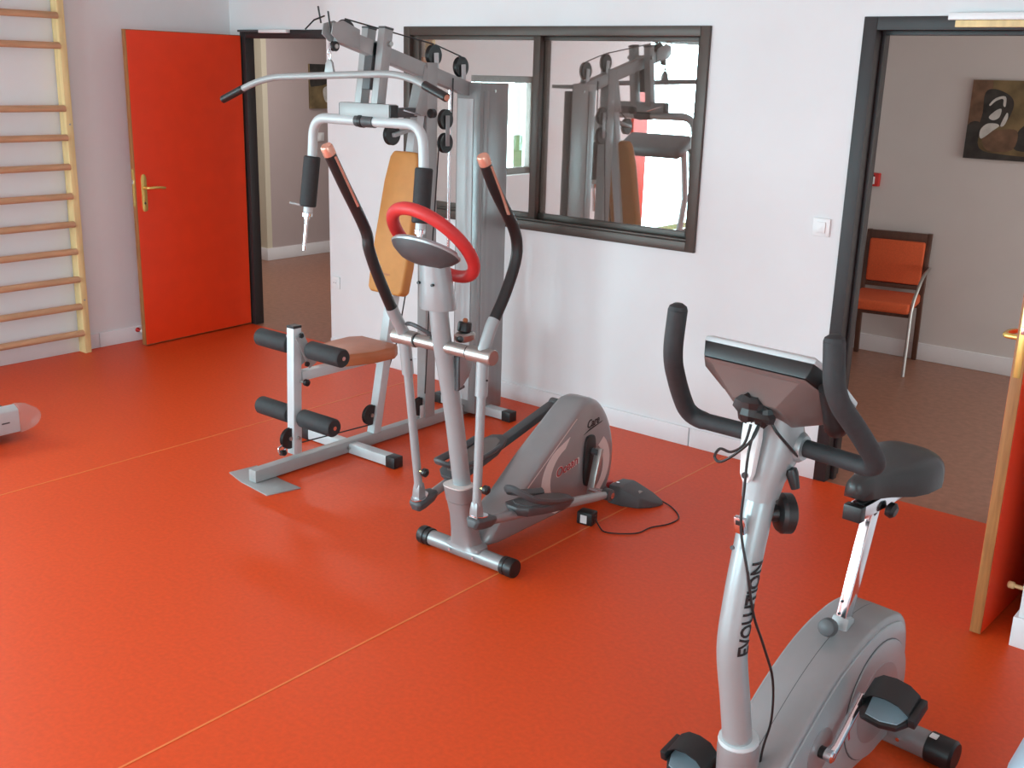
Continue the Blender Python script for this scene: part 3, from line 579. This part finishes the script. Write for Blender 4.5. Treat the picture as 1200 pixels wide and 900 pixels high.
# console: a tilted lens
cn = V(0, .52, .854); ca = V(0, .854, -.52); cc = V(0, -.245, 1.243)
def ellp(rx, ry, h, n=28): return [cc+V(1,0,0)*rx*math.cos(2*PI*i/n)+ca*ry*math.sin(2*PI*i/n)+cn*h for i in range(n)]
con = MB().loft([ellp(.04,.03,-.048), ellp(.085,.06,-.040), ellp(.125,.088,-.018), ellp(.138,.098,-.004)]).build('console', M_RUBBER, t)
MB().loft([ellp(.138,.098,-.004), ellp(.142,.101,.002), ellp(.136,.096,.012), ellp(.10,.07,.018)]).build('console_rim', M_SILVER, con)
MB().loft([ellp(.095,.065,.0181), ellp(.090,.062,.020)]).build('display', M_INK, con)
MB().loft([[V(x*wd, yc+y*dp, z) for x, y in ((-1,-1),(1,-1),(1,1),(-1,1))] for z, wd, dp, yc in ((1.20,.035,.03,-.205),(1.222,.04,.03,-.225))]).build('console_mount', M_BLACK, con)
# red ring grip
rc = V(0, -.205, 1.262); rm = V(0, -.127, .13)
MB().tube([rc+V(1,0,0)*.152*math.cos(a)+rm*math.sin(a)*1.0 for a in [2*PI*i/48 for i in range(48)]], .0225, 14, True).build('ring_grip', M_REDGRIP, t)
# pivot tube and sleeves
PY, PZ = -.153, .888
MB().cyl((-.13, PY, PZ), (.13, PY, PZ), .0235, 20).build('pivot_tube', M_STEEL, t)
RL = [(-.163,1.548),(-.108,1.457),(-.007,1.325),(.020,1.249),(.005,1.176),(-.047,1.077),(-.108,.990)]
LL_ = [(-.503,1.567),(-.449,1.474),(-.346,1.304),(-.330,1.237),(-.298,1.158),(-.256,1.075),(-.210,.990)]
for s, pts, bot in ((1, RL, (-.170,.318)), (-1, LL_, (-.073,.262))):
    x = s*.19
    slv = MB().lathe([(.024,0),(.029,.002),(.029,.108),(.026,.112)], (s*.128, PY, PZ), (s,0,0), 24).build('pivot_sleeve', M_STEEL, t)
    MB().lathe([(.0245,0),(.0245,.006)], (s*.122, PY, PZ), (s,0,0), 24).build('sleeve_ring', M_BLACK, slv)
    lev = MB().tube(cat([(x,a,b) for a, b in pts], 5), .0205, 16).build('lever', M_BLACK, t)
    a0, a1 = V(x, *pts[0]), V(x, *pts[1]); dd = (a0-a1).normalized()
    MB().lathe([(.0215,-.006),(.0215,.022),(.018,.028)], a0, dd, 18).build('end_cap', M_COPPER, lev)
    sd = V(1,0,0); MB().beam(a0+sd*.0205-dd*.012, a1+sd*.0205-dd*.10+V(0,.03,-.01)*0, .006, .010, (1,0,0)).build('pulse_sensor', M_COPPER, lev)
    c0 = V(x, *pts[-1]); c1 = V(x, *pts[-2]); up_ = (c1-c0).normalized()
    MB().tube([V(x, PY, PZ+.01), c0-up_*.01, c0+up_*.022], .0225, 16).build('lever_socket', M_SILVER, t)
    bt = V(x, *bot); dn = (bt-V(x, PY, PZ)).normalized()
    MB().tube([V(x, PY, PZ)+dn*.02, V(x, PY, PZ)+dn*.145], .0225, 16).build('arm_sleeve', M_SILVER, t)
    MB().tube([V(x, PY, PZ)+dn*.14, bt], .0165, 16).build('swing_arm', M_SILVER, t)
    MB().cyl(V(x+.022, PY, PZ)+dn*.085, V(x+.025, PY, PZ)+dn*.085, .004, 8).build('screw', M_BLACK, t)
    MB().tube([bt-dn*.085+V(.017,0,0), bt-dn*.085+V(.032,0,0)], .005, 8).build('knob_stem', M_BRASS, t)
    MB().lathe([(.008,0),(.017,.004),(.017,.018),(.010,.024)], bt-dn*.085+V(.03,0,0), (1,0,0), 16).build('knob', M_BLACK, t)
    # foot link: fork, arm, pedal, rear end on the crank
    rear = V(s*.20, .672, .13) if s > 0 else V(s*.20, .811, .415)
    fk = bt+V(0, .015, -.055); lk = (rear-fk).normalized(); side = V(1,0,0); upn = side.cross(lk).normalized()
    MB().loft([[bt+V(sx*q, sy*q, dz) for sx, sy in ((-1,-1),(1,-1),(1,1),(-1,1))] for dz, q in ((.03,.014),(.0,.018),(-.045,.02))]).build('joint_tongue', M_SILVERDK, t, bevel=.003)
    fkc = MB().loft([[fk+lk*u_+side*(.034*wx)*k+upn*(hz*k) for wx, hz in ((-1,.012),(-.6,-.022),(.6,-.022),(1,.012),(.75,.024),(-.75,.024))] for u_, k in ((-.045,.6),(-.035,.95),(.0,1.05),(.05,.95),(.075,.7))]).build('fork_cover', M_RUBBER, t, bevel=.003)
    MB().prism([(math.cos(q)*.036, math.sin(q)*.03) for q in [2*PI*i/16 for i in range(16)]], lambda a, b, q: fk+lk*a*1.1-lk*.005+side*b+upn*(.0255+q), 0, .004).build('fork_rim', M_CHROME, fkc)
    MB().tube([fk+lk*.05, fk+lk*.40], .019, 14).build('foot_link', M_SILVERDK, t)
    if s > 0: MB().tube([fk+lk*.38, rear-lk*.09, rear-lk*.01], [.021, .019, .014], 14).build('foot_link', M_GYM, t)
    else: MB().beam(fk+lk*.38, rear-lk*.01, .046, .034, (0,0,1)).build('foot_link', M_RUBBER, t, bevel=.006)
    # pedal tray
    k0, k1 = (.185, .55) if s > 0 else (.15, .52)
    Lk = (rear-fk).length
    def tray(u_, v_, h): return fk+lk*(k0+(k1-k0)*u_)+side*(v_*.068)+upn*(.024+h)
    out_ = [(0,-.35),(.08,-.85),(.35,-1),(.75,-.95),(.95,-.6),(1,0),(.95,.6),(.75,.95),(.35,1),(.08,.85),(0,.35)]
    ped = MB().loft([[tray(u_*.9+.05, v_*.8, -.025) for u_, v_ in out_], [tray(u_, v_, 0) for u_, v_ in out_], [tray(u_, v_, .012) for u_, v_ in out_]]).build('pedal', M_RUBBER, t, bevel=.003)
    MB().loft([[tray(.1+u_*.8, v_*.78, .0125) for u_, v_ in out_], [tray(.1+u_*.8, v_*.74, .0155) for u_, v_ in out_]]).build('tread_pad', M_RUBBER if s > 0 else M_UNDER, ped)
    rim = cat([tray(*q) for q in ((.75,-1,.02),(.45,-1.02,.026),(.15,-.95,.045),(.0,-.5,.07),(-.03,0,.08),(.0,.5,.07),(.15,.95,.045),(.45,1.02,.026),(.75,1,.02))], 4)
    MB().tube(rim, .010, 8, sq=1.6).build('toe_rim', M_RUBBER, ped)
    # rear yoke and crank
    MB().lathe([(.020,0),(.026,.004),(.026,.040),(.020,.044)], rear-side*.022, side, 18).build('link_end', M_RUBBER, t)
    MB().cyl(rear-side*s*.09, rear+side*s*.026, .013, 12).build('crank_pin', M_CHROME, t)
    ax_ = V(s*.115, .715, .285); ce = V(s*.115, rear.y, rear.z)
    MB().beam(ax_+(ax_-ce).normalized()*.02, ce+(ce-ax_).normalized()*.02, .018, .034, (1,0,0)).build('crank', M_STEEL, t, bevel=.003)
MB().cyl((-.115,.715,.285), (.115,.715,.285), .016, 14).build('crank_axle', M_RUBBER, t)
# knob and bracket on the rear of the mast
kb = MB().lathe([(.022,0),(.026,.004),(.026,.030),(.023,.036)], (.03,-.072,.932), (0,.15,1), 20).build('resistance_knob', M_BLACK, t)
MB().lathe([(.009,.036),(.010,.044),(.006,.050)], (.03,-.072,.932), (0,.15,1), 12).build('knob_tip', M_SEATTAN, kb)
MB().loft([sup(.03,-.068,z,a,b) for z, a, b in ((.898,.022,.034),(.905,.027,.042),(.922,.028,.044),(.930,.022,.034))]).build('knob_base', M_STEEL, kb)
MB().lathe([(.010,0),(.012,.004),(.006,.006)], (.045,-.108,.914), (.5,-1,.1), 14).build('knob_lens', M_BLACK, kb)
MB().prism([(-.115,.845),(-.045,.835),(-.042,.80),(-.06,.765),(-.10,.728),(-.115,.728)], lambda a, b, q: (q, a, b), .012, .048).build('holder_bracket', M_SILVERDK, t, bevel=.004)
MB().prism([(-.122,.85),(-.113,.85),(-.110,.73),(-.085,.738),(-.084,.728),(-.122,.722)], lambda a, b, q: (q, a, b), .010, .050).build('holder_edge', M_RUBBER, t, bevel=.002)
MB().tube(cat([(-.165,-.165,.945),(-.12,-.19,.955),(-.08,-.19,.948),(-.055,-.15,.918)], 5), .008, 8).build('brace', M_RUBBER, t)
# drive housing: fin-shaped
PF = [(.03,.075),(.10,.15),(.21,.215),(.36,.325),(.52,.425),(.64,.500),(.70,.518),(.77,.497),(.83,.44),(.88,.35),(.905,.25),(.90,.15),(.87,.075),(.84,.055),(.30,.05),(.08,.05)]
def hw(z): return .062
def fin(pf, h0, inset):
    cy = sum(p[0] for p in pf)/len(pf); cz = sum(p[1] for p in pf)/len(pf)
    return [V(h0, cy+(p[0]-cy)*inset, cz+(p[1]-cz)*inset) for p in pf]
pf = [(q.y, q.z) for q in cat([(0,a,b) for a, b in PF], 3, True)]
hs = MB().loft([fin(pf,-.073,.90), fin(pf,-.068,.955), fin(pf,-.052,.99), fin(pf,-.03,1.0), fin(pf,.03,1.0), fin(pf,.052,.99), fin(pf,.068,.955), fin(pf,.073,.90)]).build('drive_housing', M_SILVERDK, t, ang=60)
for s in (-1, 1):
    f_ = lambda a, b, q: (s*(.0732+q), a, b)
    MB().prism([(.23,.205),(.60,.455),(.604,.452),(.234,.201)], f_, -.003, .0006).build('housing_line', M_PALE, hs)
    arc1 = [(.555+.185*math.cos(q), .21+.16*math.sin(q)) for q in [PI*(.60+.75*i/14) for i in range(15)]]
    arc2 = [(.585+.155*math.cos(q), .215+.135*math.sin(q)) for q in [PI*(.62+.80*i/14) for i in range(15)]]
    MB().prism([(.56,.385)]+arc1+[(.60,.085),(.70,.075)]+arc2[::-1], f_, -.003, .0008).build('swoosh', M_PALE, hs)
    arc3 = [(.66+.205*math.cos(q), .21+.17*math.sin(q)) for q in [PI*(-.28+.52*i/10) for i in range(11)]]
    arc4 = [(.65+.165*math.cos(q), .20+.14*math.sin(q)) for q in [PI*(-.28+.52*i/10) for i in range(11)]]
    MB().prism(arc3+arc4[::-1], f_, -.003, .0008).build('swoosh', M_PALE, hs)
    MB().prism([(.700+.040*abs(math.cos(q))**.5*(1 if math.cos(q) > 0 else -1), .245+.115*abs(math.sin(q))**.7*(1 if math.sin(q) > 0 else -1)) for q in [2*PI*i/24 for i in range(24)]], f_, -.003, .012).build('crank_boot', M_BLACK, hs, bevel=.003)
    MB().prism([(.655,.368),(.69,.378),(.785,.398),(.795,.403),(.70,.388)], f_, -.003, .001).build('logo_underline', M_INK, hs)
word('maker_logo', 'Care', .05, M_INK, hs, (.0738,.678,.390), (0,1,.13), (0,-.1,1), shear=.3, xs=.9, bold=.001)
word('maker_logo', 'Care', .05, M_INK, hs, (-.0738,.80,.396), (0,-1,.0), (0,.1,1), shear=.3, xs=.9)
word('model_name', 'Ocean', .064, M_PALE, hs, (.0738,.465,.222), (0,1,.17), (0,-.1,1), ext=.0005, shear=.25)
word('model_name', 'Ocean', .058, M_REDINK, hs, (.0746,.468,.225), (0,1,.17), (0,-.1,1), ext=.0005, shear=.25)
word('model_name', 'Ocean', .058, M_REDINK, hs, (-.0738,.69,.245), (0,-1,-.17), (0,.1,1), ext=.0005, shear=.25)
rs_ = MB().cyl((-.20,.945,.036), (.20,.945,.036), .028, 18).build('rear_stabiliser', M_STEEL, t)
MB().beam((0,.86,.06), (0,.95,.045), .09, .05).build('rear_bracket', M_REDINK, rs_, bevel=.004)
for s in (-1, 1):
    MB().loft([[V(s*x, yc+y*dy, z0 if y0 < 0 else zt) for y, y0 in ((-1,-1),(-.9,1),(.9,1),(1,-1))] for x, yc, dy, z0, zt in ((.075,.925,.062,.0,.085),(.13,.93,.066,.0,.088),(.145,.935,.070,.0,.08),(.22,.955,.060,.0,.05),(.262,.985,.035,.0,.025),(.275,1.0,.015,.0,.014))]).build('rear_foot_cover', M_RUBBER, rs_, bevel=.006, seg=2)
    MB().cyl((s*.10,.905,.085), (s*.10,.905,.092), .008, 10).build('bolt', M_CHROME, rs_)
    MB().lathe([(.022,0),(.022,.012),(.015,.014)], (s*.235,.955,0), (0,0,1), 14).build('level_foot', M_BLACK, rs_)
# mains adapter
t = thing('power_adapter', 'black mains adapter with white sticker lying on the orange floor', 'adapter', (-2.405, 3.545, 0), .15)
MB().box((0,0,.028), (.072,.058,.056)).build('body', M_BLACK, t, bevel=.005); MB().box((-.003,-.0295,.026), (.03,.001,.036)).build('sticker', M_WHITEPL, t)
MB().box((.034,.0,.028), (.012,.03,.03)).build('cable_exit', M_BLACK, t, bevel=.003)
cb = [(.04,.0,.028),(.07,-.02,.006),(.11,-.05,.004),(.17,-.03,.004),(.23,.02,.004),(.25,.10,.004),(.30,.18,.004),(.31,.27,.004),(.24,.36,.004),(.16,.40,.01)]
MB().tube(cat(cb, 5), .003, 6).build('cable', M_BLACK, t)

# ------------------------------------------------------------------ exercise bike
t = BIKE = thing('exercise_bike', 'silver upright exercise bike with black handlebars nearest the camera', 'exercise bike', (-.892, 2.846, 0), math.radians(-5))
rb = MB().cyl((-.18,0,.046), (.18,0,.046), .040, 24).build('rear_stabiliser', M_SILVERDK, t)
frn = MB().cyl((-.20,-.74,.046), (.20,-.74,.046), .040, 24).build('front_stabiliser', M_SILVERDK, t)
for s in (-1, 1):
    MB().lathe([(.041,0),(.044,.003),(.044,.07),(.038,.078)], (s*.172,0,.046), (s,0,0), 24).build('end_cap', M_BLACK, rb)
    MB().lathe([(.041,0),(.044,.003),(.044,.07),(.038,.078)], (s*.192,-.74,.046), (s,0,0), 24).build('end_cap', M_BLACK, frn)
    MB().box((s*.188,-.012,.0895), (.02,.022,.004)).build('sticker', M_WHITEPL, rb)
    MB().cyl((s*.10,-.040,.05), (s*.10,-.046,.05), .006, 8).build('bolt', M_CHROME, rb)
# stem
MB().tube(cat([(0,-.735,.05),(0,-.742,.20),(0,-.752,.335)]), [.052]*5+[.050]*5+[.046], 24).build('stem_base', M_SILVERDK, t)
MB().lathe([(.047,0),(.049,.004),(.047,.012),(.038,.014)], (0,-.752,.330), (0,-.10,1), 24).build('stem_collar', M_GYMLT, t)
stem = MB().tube(cat([(0,-.745,.28),(0,-.785,.45),(0,-.821,.602),(0,-.812,.72),(0,-.793,.825),(0,-.760,.97)]), .0350, 24).build('stem', M_SILVER, t)
tx = word('model_name', 'EVOLUTION', .050, M_INK, stem, (0,0,0), (1,0,0), (0,1,0), ext=.0003, xs=.80, bold=.0011)
bm_ = bmesh.new(); bm_.from_mesh(tx.data); bmesh.ops.triangulate(bm_, faces=bm_.faces); bmesh.ops.subdivide_edges(bm_, edges=bm_.edges, cuts=5, use_grid_fill=True); bm_.to_mesh(tx.data); bm_.free()
for v_ in tx.data.vertices:
    z_ = .600+v_.co.x; an_ = math.radians(-8)-(v_.co.y-.017)/.035; r_ = .0362+v_.co.z
    q_ = (z_-.602)/.223; y_ = -.821+.008*q_+.020*q_*q_
    v_.co = Vector((r_*math.cos(an_), y_-.0012+r_*math.sin(an_), z_))
MB().box((-.004,-.829,.905), (.026,.012,.04), Matrix.Rotation(.2,3,'X')).build('cable_clip', M_CHROME, stem, bevel=.002)
MB().box((-.004,-.8355,.912), (.016,.004,.012), Matrix.Rotation(.2,3,'X')).build('clip_slot', M_BLACK, stem, bevel=.001)
MB().cyl((-.012,-.838,.852), (-.012,-.842,.852), .005, 10).build('screw', M_RUBBER, stem)
def ring(cx, cy, cz, a, b, tl_=0.0, n=24, p=.75):
    out = []
    for i in range(n):
        q = 2*PI*i/n; c_, s_ = math.cos(q), math.sin(q)
        x = a*abs(c_)**p*(1 if c_ > 0 else -1); y = b*abs(s_)**p*(1 if s_ > 0 else -1)
        out.append(V(cx+x, cy+y, cz+y*tl_))
    return out
hd = MB().loft([ring(0,-.763,.955,.037,.038), ring(0,-.755,.99,.042,.043), ring(0,-.735,1.045,.056,.062), ring(0,-.725,1.09,.060,.062), ring(0,-.735,1.15,.054,.052), ring(0,-.742,1.172,.050,.047)]).build('head_fairing', M_SILVER, t, ang=50)
MB().loft([[V(x, y, z) for x, y, z in ((a-.018,-.8165+d,1.165),(a+.018,-.8165+d,1.165),(a+.021,-.818+d,1.10),(a+.014,-.822+d,1.02),(a+.006,-.820+d,1.0),(a-.006,-.820+d,1.0),(a-.014,-.822+d,1.02),(a-.021,-.818+d,1.10))] for a, d in ((-.008,.02),(-.008,.0))]).build('front_plate', M_WHITEPL, hd, bevel=.002)
MB().cyl((-.008,-.821,1.018), (-.008,-.826,1.018), .007, 12).build('screw', M_BLACK, hd)
for s in (-1, 1):
    MB().lathe([(.036,0),(.034,.012),(.027,.022)], (s*.046,-.712,1.073), (s,0,.02), 20).build('handlebar_boss', M_SILVER, hd)
    pts = fillet([(s*.06,-.708,1.073),(s*.240,-.705,1.068),(s*.226,-.775,1.150),(s*.193,-.862,1.252),(s*.184,-.864,1.358)], .075, 7)
    hb = MB().tube(pts, [.0195]*2+[.0215]*(len(pts)-2), 18).build('handlebar', M_FOAM, t)
    MB().lathe([(.0215,0),(.019,.008),(.010,.014)], (s*.184,-.864,1.358), (s*-.05,0,1), 18).build('end_plug', M_FOAM, hb)
MB().lathe([(.012,0),(.014,.01),(.010,.045)], (.055,-.74,1.03), (.3,.1,-1), 12).build('clamp_lever', M_BLACK, hd)
# console
cu_, cv_ = V(1,0,0), V(0,.19,-.15).normalized(); cn_ = cu_.cross(cv_).normalized()
if cn_.z < 0: cn_ = -cn_
c0_ = V(0,-.735,1.228)
def cp(a, b, h): return c0_+cu_*a+cv_*b+cn_*h
outc = [(-.13,-.118),(.13,-.118),(.155,-.06),(.16,.06),(.13,.122),(-.13,.122),(-.16,.06),(-.155,-.06)]
cs = MB().loft([[cp(a*.40,b*.40+.0,-.092) for a, b in outc], [cp(a*.80,b*.80,-.046) for a, b in outc], [cp(a*.93,b*.93,-.040) for a, b in outc]]).build('console_underside', M_UNDER, t, bevel=.002)
MB().loft([[cp(a*.93,b*.93,-.038) for a, b in outc], [cp(a,b,-.006) for a, b in outc]]).build('console_band', M_BLACK, cs, bevel=.002)
MB().loft([[cp(a*1.01,b*1.01,-.006) for a, b in outc], [cp(a*1.01,b*1.01,.004) for a, b in outc], [cp(a*.93,b*.93,.012) for a, b in outc]]).build('console_rim', M_GYMLT, cs, bevel=.002)
MB().loft([[cp(a*.8,b*.8,.0125) for a, b in outc], [cp(a*.78,b*.78,.014) for a, b in outc]]).build('display', M_INK, cs)
MB().tube([cp(.158,-.075,-.030), cp(.150,.03,-.042), cp(.12,.10,-.046)], [.022,.034,.026], 14).build('grip_recess', M_BLACK, cs)
# knotted cables behind the console
def blob(c, r, seed):
    rr = random.Random(seed); vs = []; fs = []; n, k = 10, 7
    for i in range(k):
        th = PI*(i+.5)/k
        for j in range(n):
            q = r*(.75+.5*rr.random()); an = 2*PI*j/n
            vs.append(V(c[0]+q*math.sin(th)*math.cos(an), c[1]+q*math.sin(th)*math.sin(an)*.8, c[2]+q*math.cos(th)*.9))
    for i in range(k-1):
        for j in range(n): fs.append((i*n+j, i*n+(j+1)%n, (i+1)*n+(j+1)%n, (i+1)*n+j))
    fs += [tuple(range(n)), tuple((k-1)*n+j for j in range(n))]
    return MB().add(vs, fs)
blob((-.010,-.822,1.172), .034, 3).build('cable_wrap', M_BLACK, t, ang=20); blob((.022,-.822,1.158), .024, 5).build('cable_wrap', M_BLACK, t, ang=20)
MB().tube(cat([(.02,-.80,1.17),(.008,-.838,1.10),(.004,-.840,.99),(.004,-.838,.90),(.028,-.832,.80),(.040,-.812,.70),(.046,-.76,.60),(.044,-.70,.49),(.030,-.66,.36),(.02,-.67,.27),(.03,-.70,.15)], 5), .0032, 6).build('console_cable', M_BLACK, t)
MB().tube(cat([(.012,-.80,1.175),(.014,-.832,1.12),(-.005,-.848,1.085),(-.05,-.852,1.045),(-.07,-.85,1.05),(-.058,-.85,1.072),(-.03,-.85,1.072),(-.004,-.845,1.095),(.004,-.838,1.14)], 5), .0032, 6).build('cable_loop', M_BLACK, t)
MB().tube(cat([(.01,-.80,1.18),(.035,-.795,1.13),(.058,-.762,1.085),(.064,-.735,1.06)], 5), .0032, 6).build('pulse_cable', M_BLACK, t)
# tension knob
kn = MB().lathe([(.018,0),(.020,.02),(.040,.024),(.046,.032),(.046,.052),(.036,.058)], (.012,-.745,.915), (.62,.78,-.05), 22).build('tension_knob', M_BLACK, t)
# seat post, slider, saddle
sp0, sp1 = V(0,-.281,.44), V(0,-.181,.775)
MB().tube([V(0,-.305,.395), sp0, sp0+(sp1-sp0).normalized()*.045], [.040,.036,.032], 4).build('post_socket', M_SILVER, t, bevel=.006)
MB().beam(sp0, sp1, .030, .042, (0,1,0)).build('seat_post', M_CHROME, t, bevel=.004)
for k in (.10, .16): MB().cyl(sp0+(sp1-sp0)*k*1.6+V(-.006,-.021,0), sp0+(sp1-sp0)*k*1.6+V(-.006,-.024,0), .004, 8).build('post_hole', M_INK, t)
MB().tube([V(0,-.31,.468), V(0,-.345,.478)], .008, 10).build('post_pin', M_STEEL, t)
MB().lathe([(.010,0),(.022,.006),(.0255,.020),(.022,.034),(.010,.040)], V(0,-.335,.475), (0,-1,.3), 18).build('post_knob', M_RUBBER, t)
sl = MB().beam((0,-.285,.782), (0,-.015,.782), .046, .036).build('seat_slider', M_CHROME, t, bevel=.003)
MB().beam((0,-.300,.782), (0,-.272,.782), .050, .042).build('slider_cap', M_BLACK, sl, bevel=.003); MB().beam((0,-.265,.801), (0,-.06,.801), .022, .004).build('slider_slot', M_INK, sl)
MB().lathe([(.008,0),(.02,.006),(.022,.02),(.014,.028)], (.024,-.15,.765), (1,0,-.2), 16).build('slider_knob', M_BLACK, t)
MB().cyl((0,-.165,.80), (0,-.165,.835), .014, 14).build('saddle_clamp', M_BLACK, t)
def sad(y, wd, zt, zb, dr):
    n = 22; out = []
    for i in range(n):
        q = PI*i/(n-1); c_ = math.cos(q); x = wd*abs(c_)**.75*(1 if c_ > 0 else -1); out.append(V(x, y, zb+(zt-zb)*max(math.sin(q), 0)**.55))
    return out
MB().loft([sad(-.312,.010,.862,.838,0), sad(-.300,.026,.876,.824,0), sad(-.25,.034,.886,.818,0), sad(-.19,.050,.886,.812,0), sad(-.13,.086,.888,.808,0), sad(-.08,.102,.896,.808,0), sad(-.02,.110,.902,.812,0), sad(.015,.100,.898,.820,0), sad(.035,.070,.886,.832,0), sad(.043,.03,.870,.846,0)]).build('saddle', M_SADDLE, t, ang=70)
# flywheel housing
BP = [(-.72,.06),(-.735,.15),(-.70,.225),(-.60,.305),(-.48,.385),(-.36,.440),(-.24,.468),(-.14,.468),(-.07,.445),(-.03,.38),(-.018,.28),(-.03,.17),(-.07,.09),(-.13,.055)]
bp = [(q.y, q.z) for q in cat([(0,a,b) for a, b in BP], 3, True)]
bh = MB().loft([fin(bp,-.082,.93), fin(bp,-.078,.975), fin(bp,-.07,.995), fin(bp,-.001,1.0)], True).build('housing_half', M_SILVERDK, t, ang=50)
bh2 = MB().loft([fin(bp,.001,1.0), fin(bp,.07,.995), fin(bp,.078,.975), fin(bp,.082,.93)], True).build('housing_half', M_SILVERDK, t, ang=50)
MB().loft([fin(bp,-.0012,.998), fin(bp,.0012,.998)], True).build('housing_seam', M_RUBBER, t)
for s, par in ((-1, bh), (1, bh2)):
    f_ = lambda a, b, q: (s*(.082+q), a, b)
    def disc(nm, c, r, q0, q1, m, ry=None, bev=.001, p_=par): return MB().prism([(c[0]+r*math.cos(2*PI*i/40), c[1]+(ry or r)*math.sin(2*PI*i/40)) for i in range(40)], f_, q0, q1).build(nm, m, p_, bevel=bev)
    side_p = fin(bp, 0, .915); MB().prism([(q.y, q.z) for q in side_p], f_, -.002, .005).build('side_cover', M_SILVER, par, bevel=.003)
    f2 = lambda a, b, q: (s*(.087+q), a, b)
    disc('cover_rim', (-.205,.245), .172, .004, .0065, M_RUBBER); disc('cover_disc', (-.205,.245), .169, .004, .010, M_SILVER, bev=.002)
    disc('dark_disc', (-.20,.235), .115, .009, .0112, M_SILVERDK); disc('axle_disc', (-.50,.225), .062, .004, .0065, M_SILVERDK)
    MB().prism([(-.205+.158*math.cos(q), .245+.158*math.sin(q)) for q in [PI*(1.02+.10*i/6) for i in range(7)]]+[(-.205+.150*math.cos(q), .245+.150*math.sin(q)) for q in [PI*(1.12-.10*i/6) for i in range(7)]], f_, .0095, .0106).build('red_mark', M_REDINK, par)
    hub = V(s*.095,-.50,.225); end = V(s*.118,-.362,.338) if s > 0 else V(s*.118,-.638,.112)
    MB().cyl((s*.084,-.50,.225), (s*.112,-.50,.225), .016, 14).build('axle', M_BLACK, t)
    kh = V(s*.112,-.50,.225)
    crk = MB().tube([kh, kh+(end-kh)*.15+V(s*.004,0,0), end], [.013,.0095,.010], 12, sq=1.3).build('crank', M_CHROME, t)
    MB().lathe([(.014,-.012),(.017,-.008),(.017,.010),(.012,.014)], kh, (s,0,0), 14).build('crank_boss', M_CHROME, crk)
    pc = end+V(s*.075,0,0)
    MB().cyl(end, pc, .007, 10).build('pedal_axle', M_CHROME, crk)
    pang = .40 if s > 0 else .25
    Rm = Matrix.Rotation(pang, 3, 'X')
    def pp(a, b, h): return pc+Rm @ V(s*a*1.15, b*1.2, h*1.1)
    po = [(-.052,-.04),(-.045,-.052),(.0,-.056),(.035,-.048),(.055,-.02),(.058,.02),(.045,.048),(.0,.054),(-.045,.05),(-.052,.035)]
    pdl = MB().loft([[pp(a*.9,b*.9,-.014) for a, b in po], [pp(a,b,-.006) for a, b in po], [pp(a,b,.008) for a, b in po]]).build('pedal', M_BLACK, t, bevel=.003)
    pi_ = [(-.035,-.045),(.0,-.049),(.035,-.040),(.05,-.01),(.05,.02),(.03,.035),(-.03,.035),(-.042,.0)]
    MB().loft([[pp(a,b,.0085) for a, b in pi_], [pp(a*.97,b*.97,.0105) for a, b in pi_]]).build('tread_pad', M_GREYPAD, pdl)
    MB().loft([[pp(x, yy-.028, zz+k), pp(x, yy+.028, zz+k+.004)] [::1]+[pp(x, yy+.028, zz+k+.008), pp(x, yy-.028, zz+k+.004)] for x, yy, zz, k in ((-.052,.0,.0,0),(-.05,.002,.028,0),(-.03,.006,.046,0),(0,.008,.05,0),(.03,.008,.044,0),(.052,.006,.026,0),(.058,.004,.0,0))]).build('strap', M_BLACK, pdl)
    MB().beam(pp(.060,-.028,.012), pp(.060,.036,.012), .018, .03).build('strap_buckle', M_BLACK, pdl, bevel=.003)

# ------------------------------------------------------------------ blue-grey casing at the lower right edge
t = thing('machine_casing', 'pale blue-grey plastic casing at the lower right edge of the picture', 'casing', (-.225, 2.55, 0))
def rr(hx, hy, z, n=32): return [V((abs(math.cos(q))**.35)*(1 if math.cos(q) > 0 else -1)*hx, (abs(math.sin(q))**.35)*(1 if math.sin(q) > 0 else -1)*hy, z) for q in [2*PI*i/n for i in range(n)]]
MB().loft([rr(.235,.245,0), rr(.245,.255,.015), rr(.240,.250,.168), rr(.235,.245,.175)]).build('base_shell', M_BLUE, t)
MB().loft([rr(.226,.240,.176), rr(.224,.238,.24), rr(.214,.228,.34), rr(.18,.19,.42), rr(.10,.11,.45)]).build('upper_shell', M_BLUE, t, ang=50)
MB().box((0, -.12, .448), (.16, .05, .012)).build('carry_handle', M_RUBBER, t, bevel=.004)
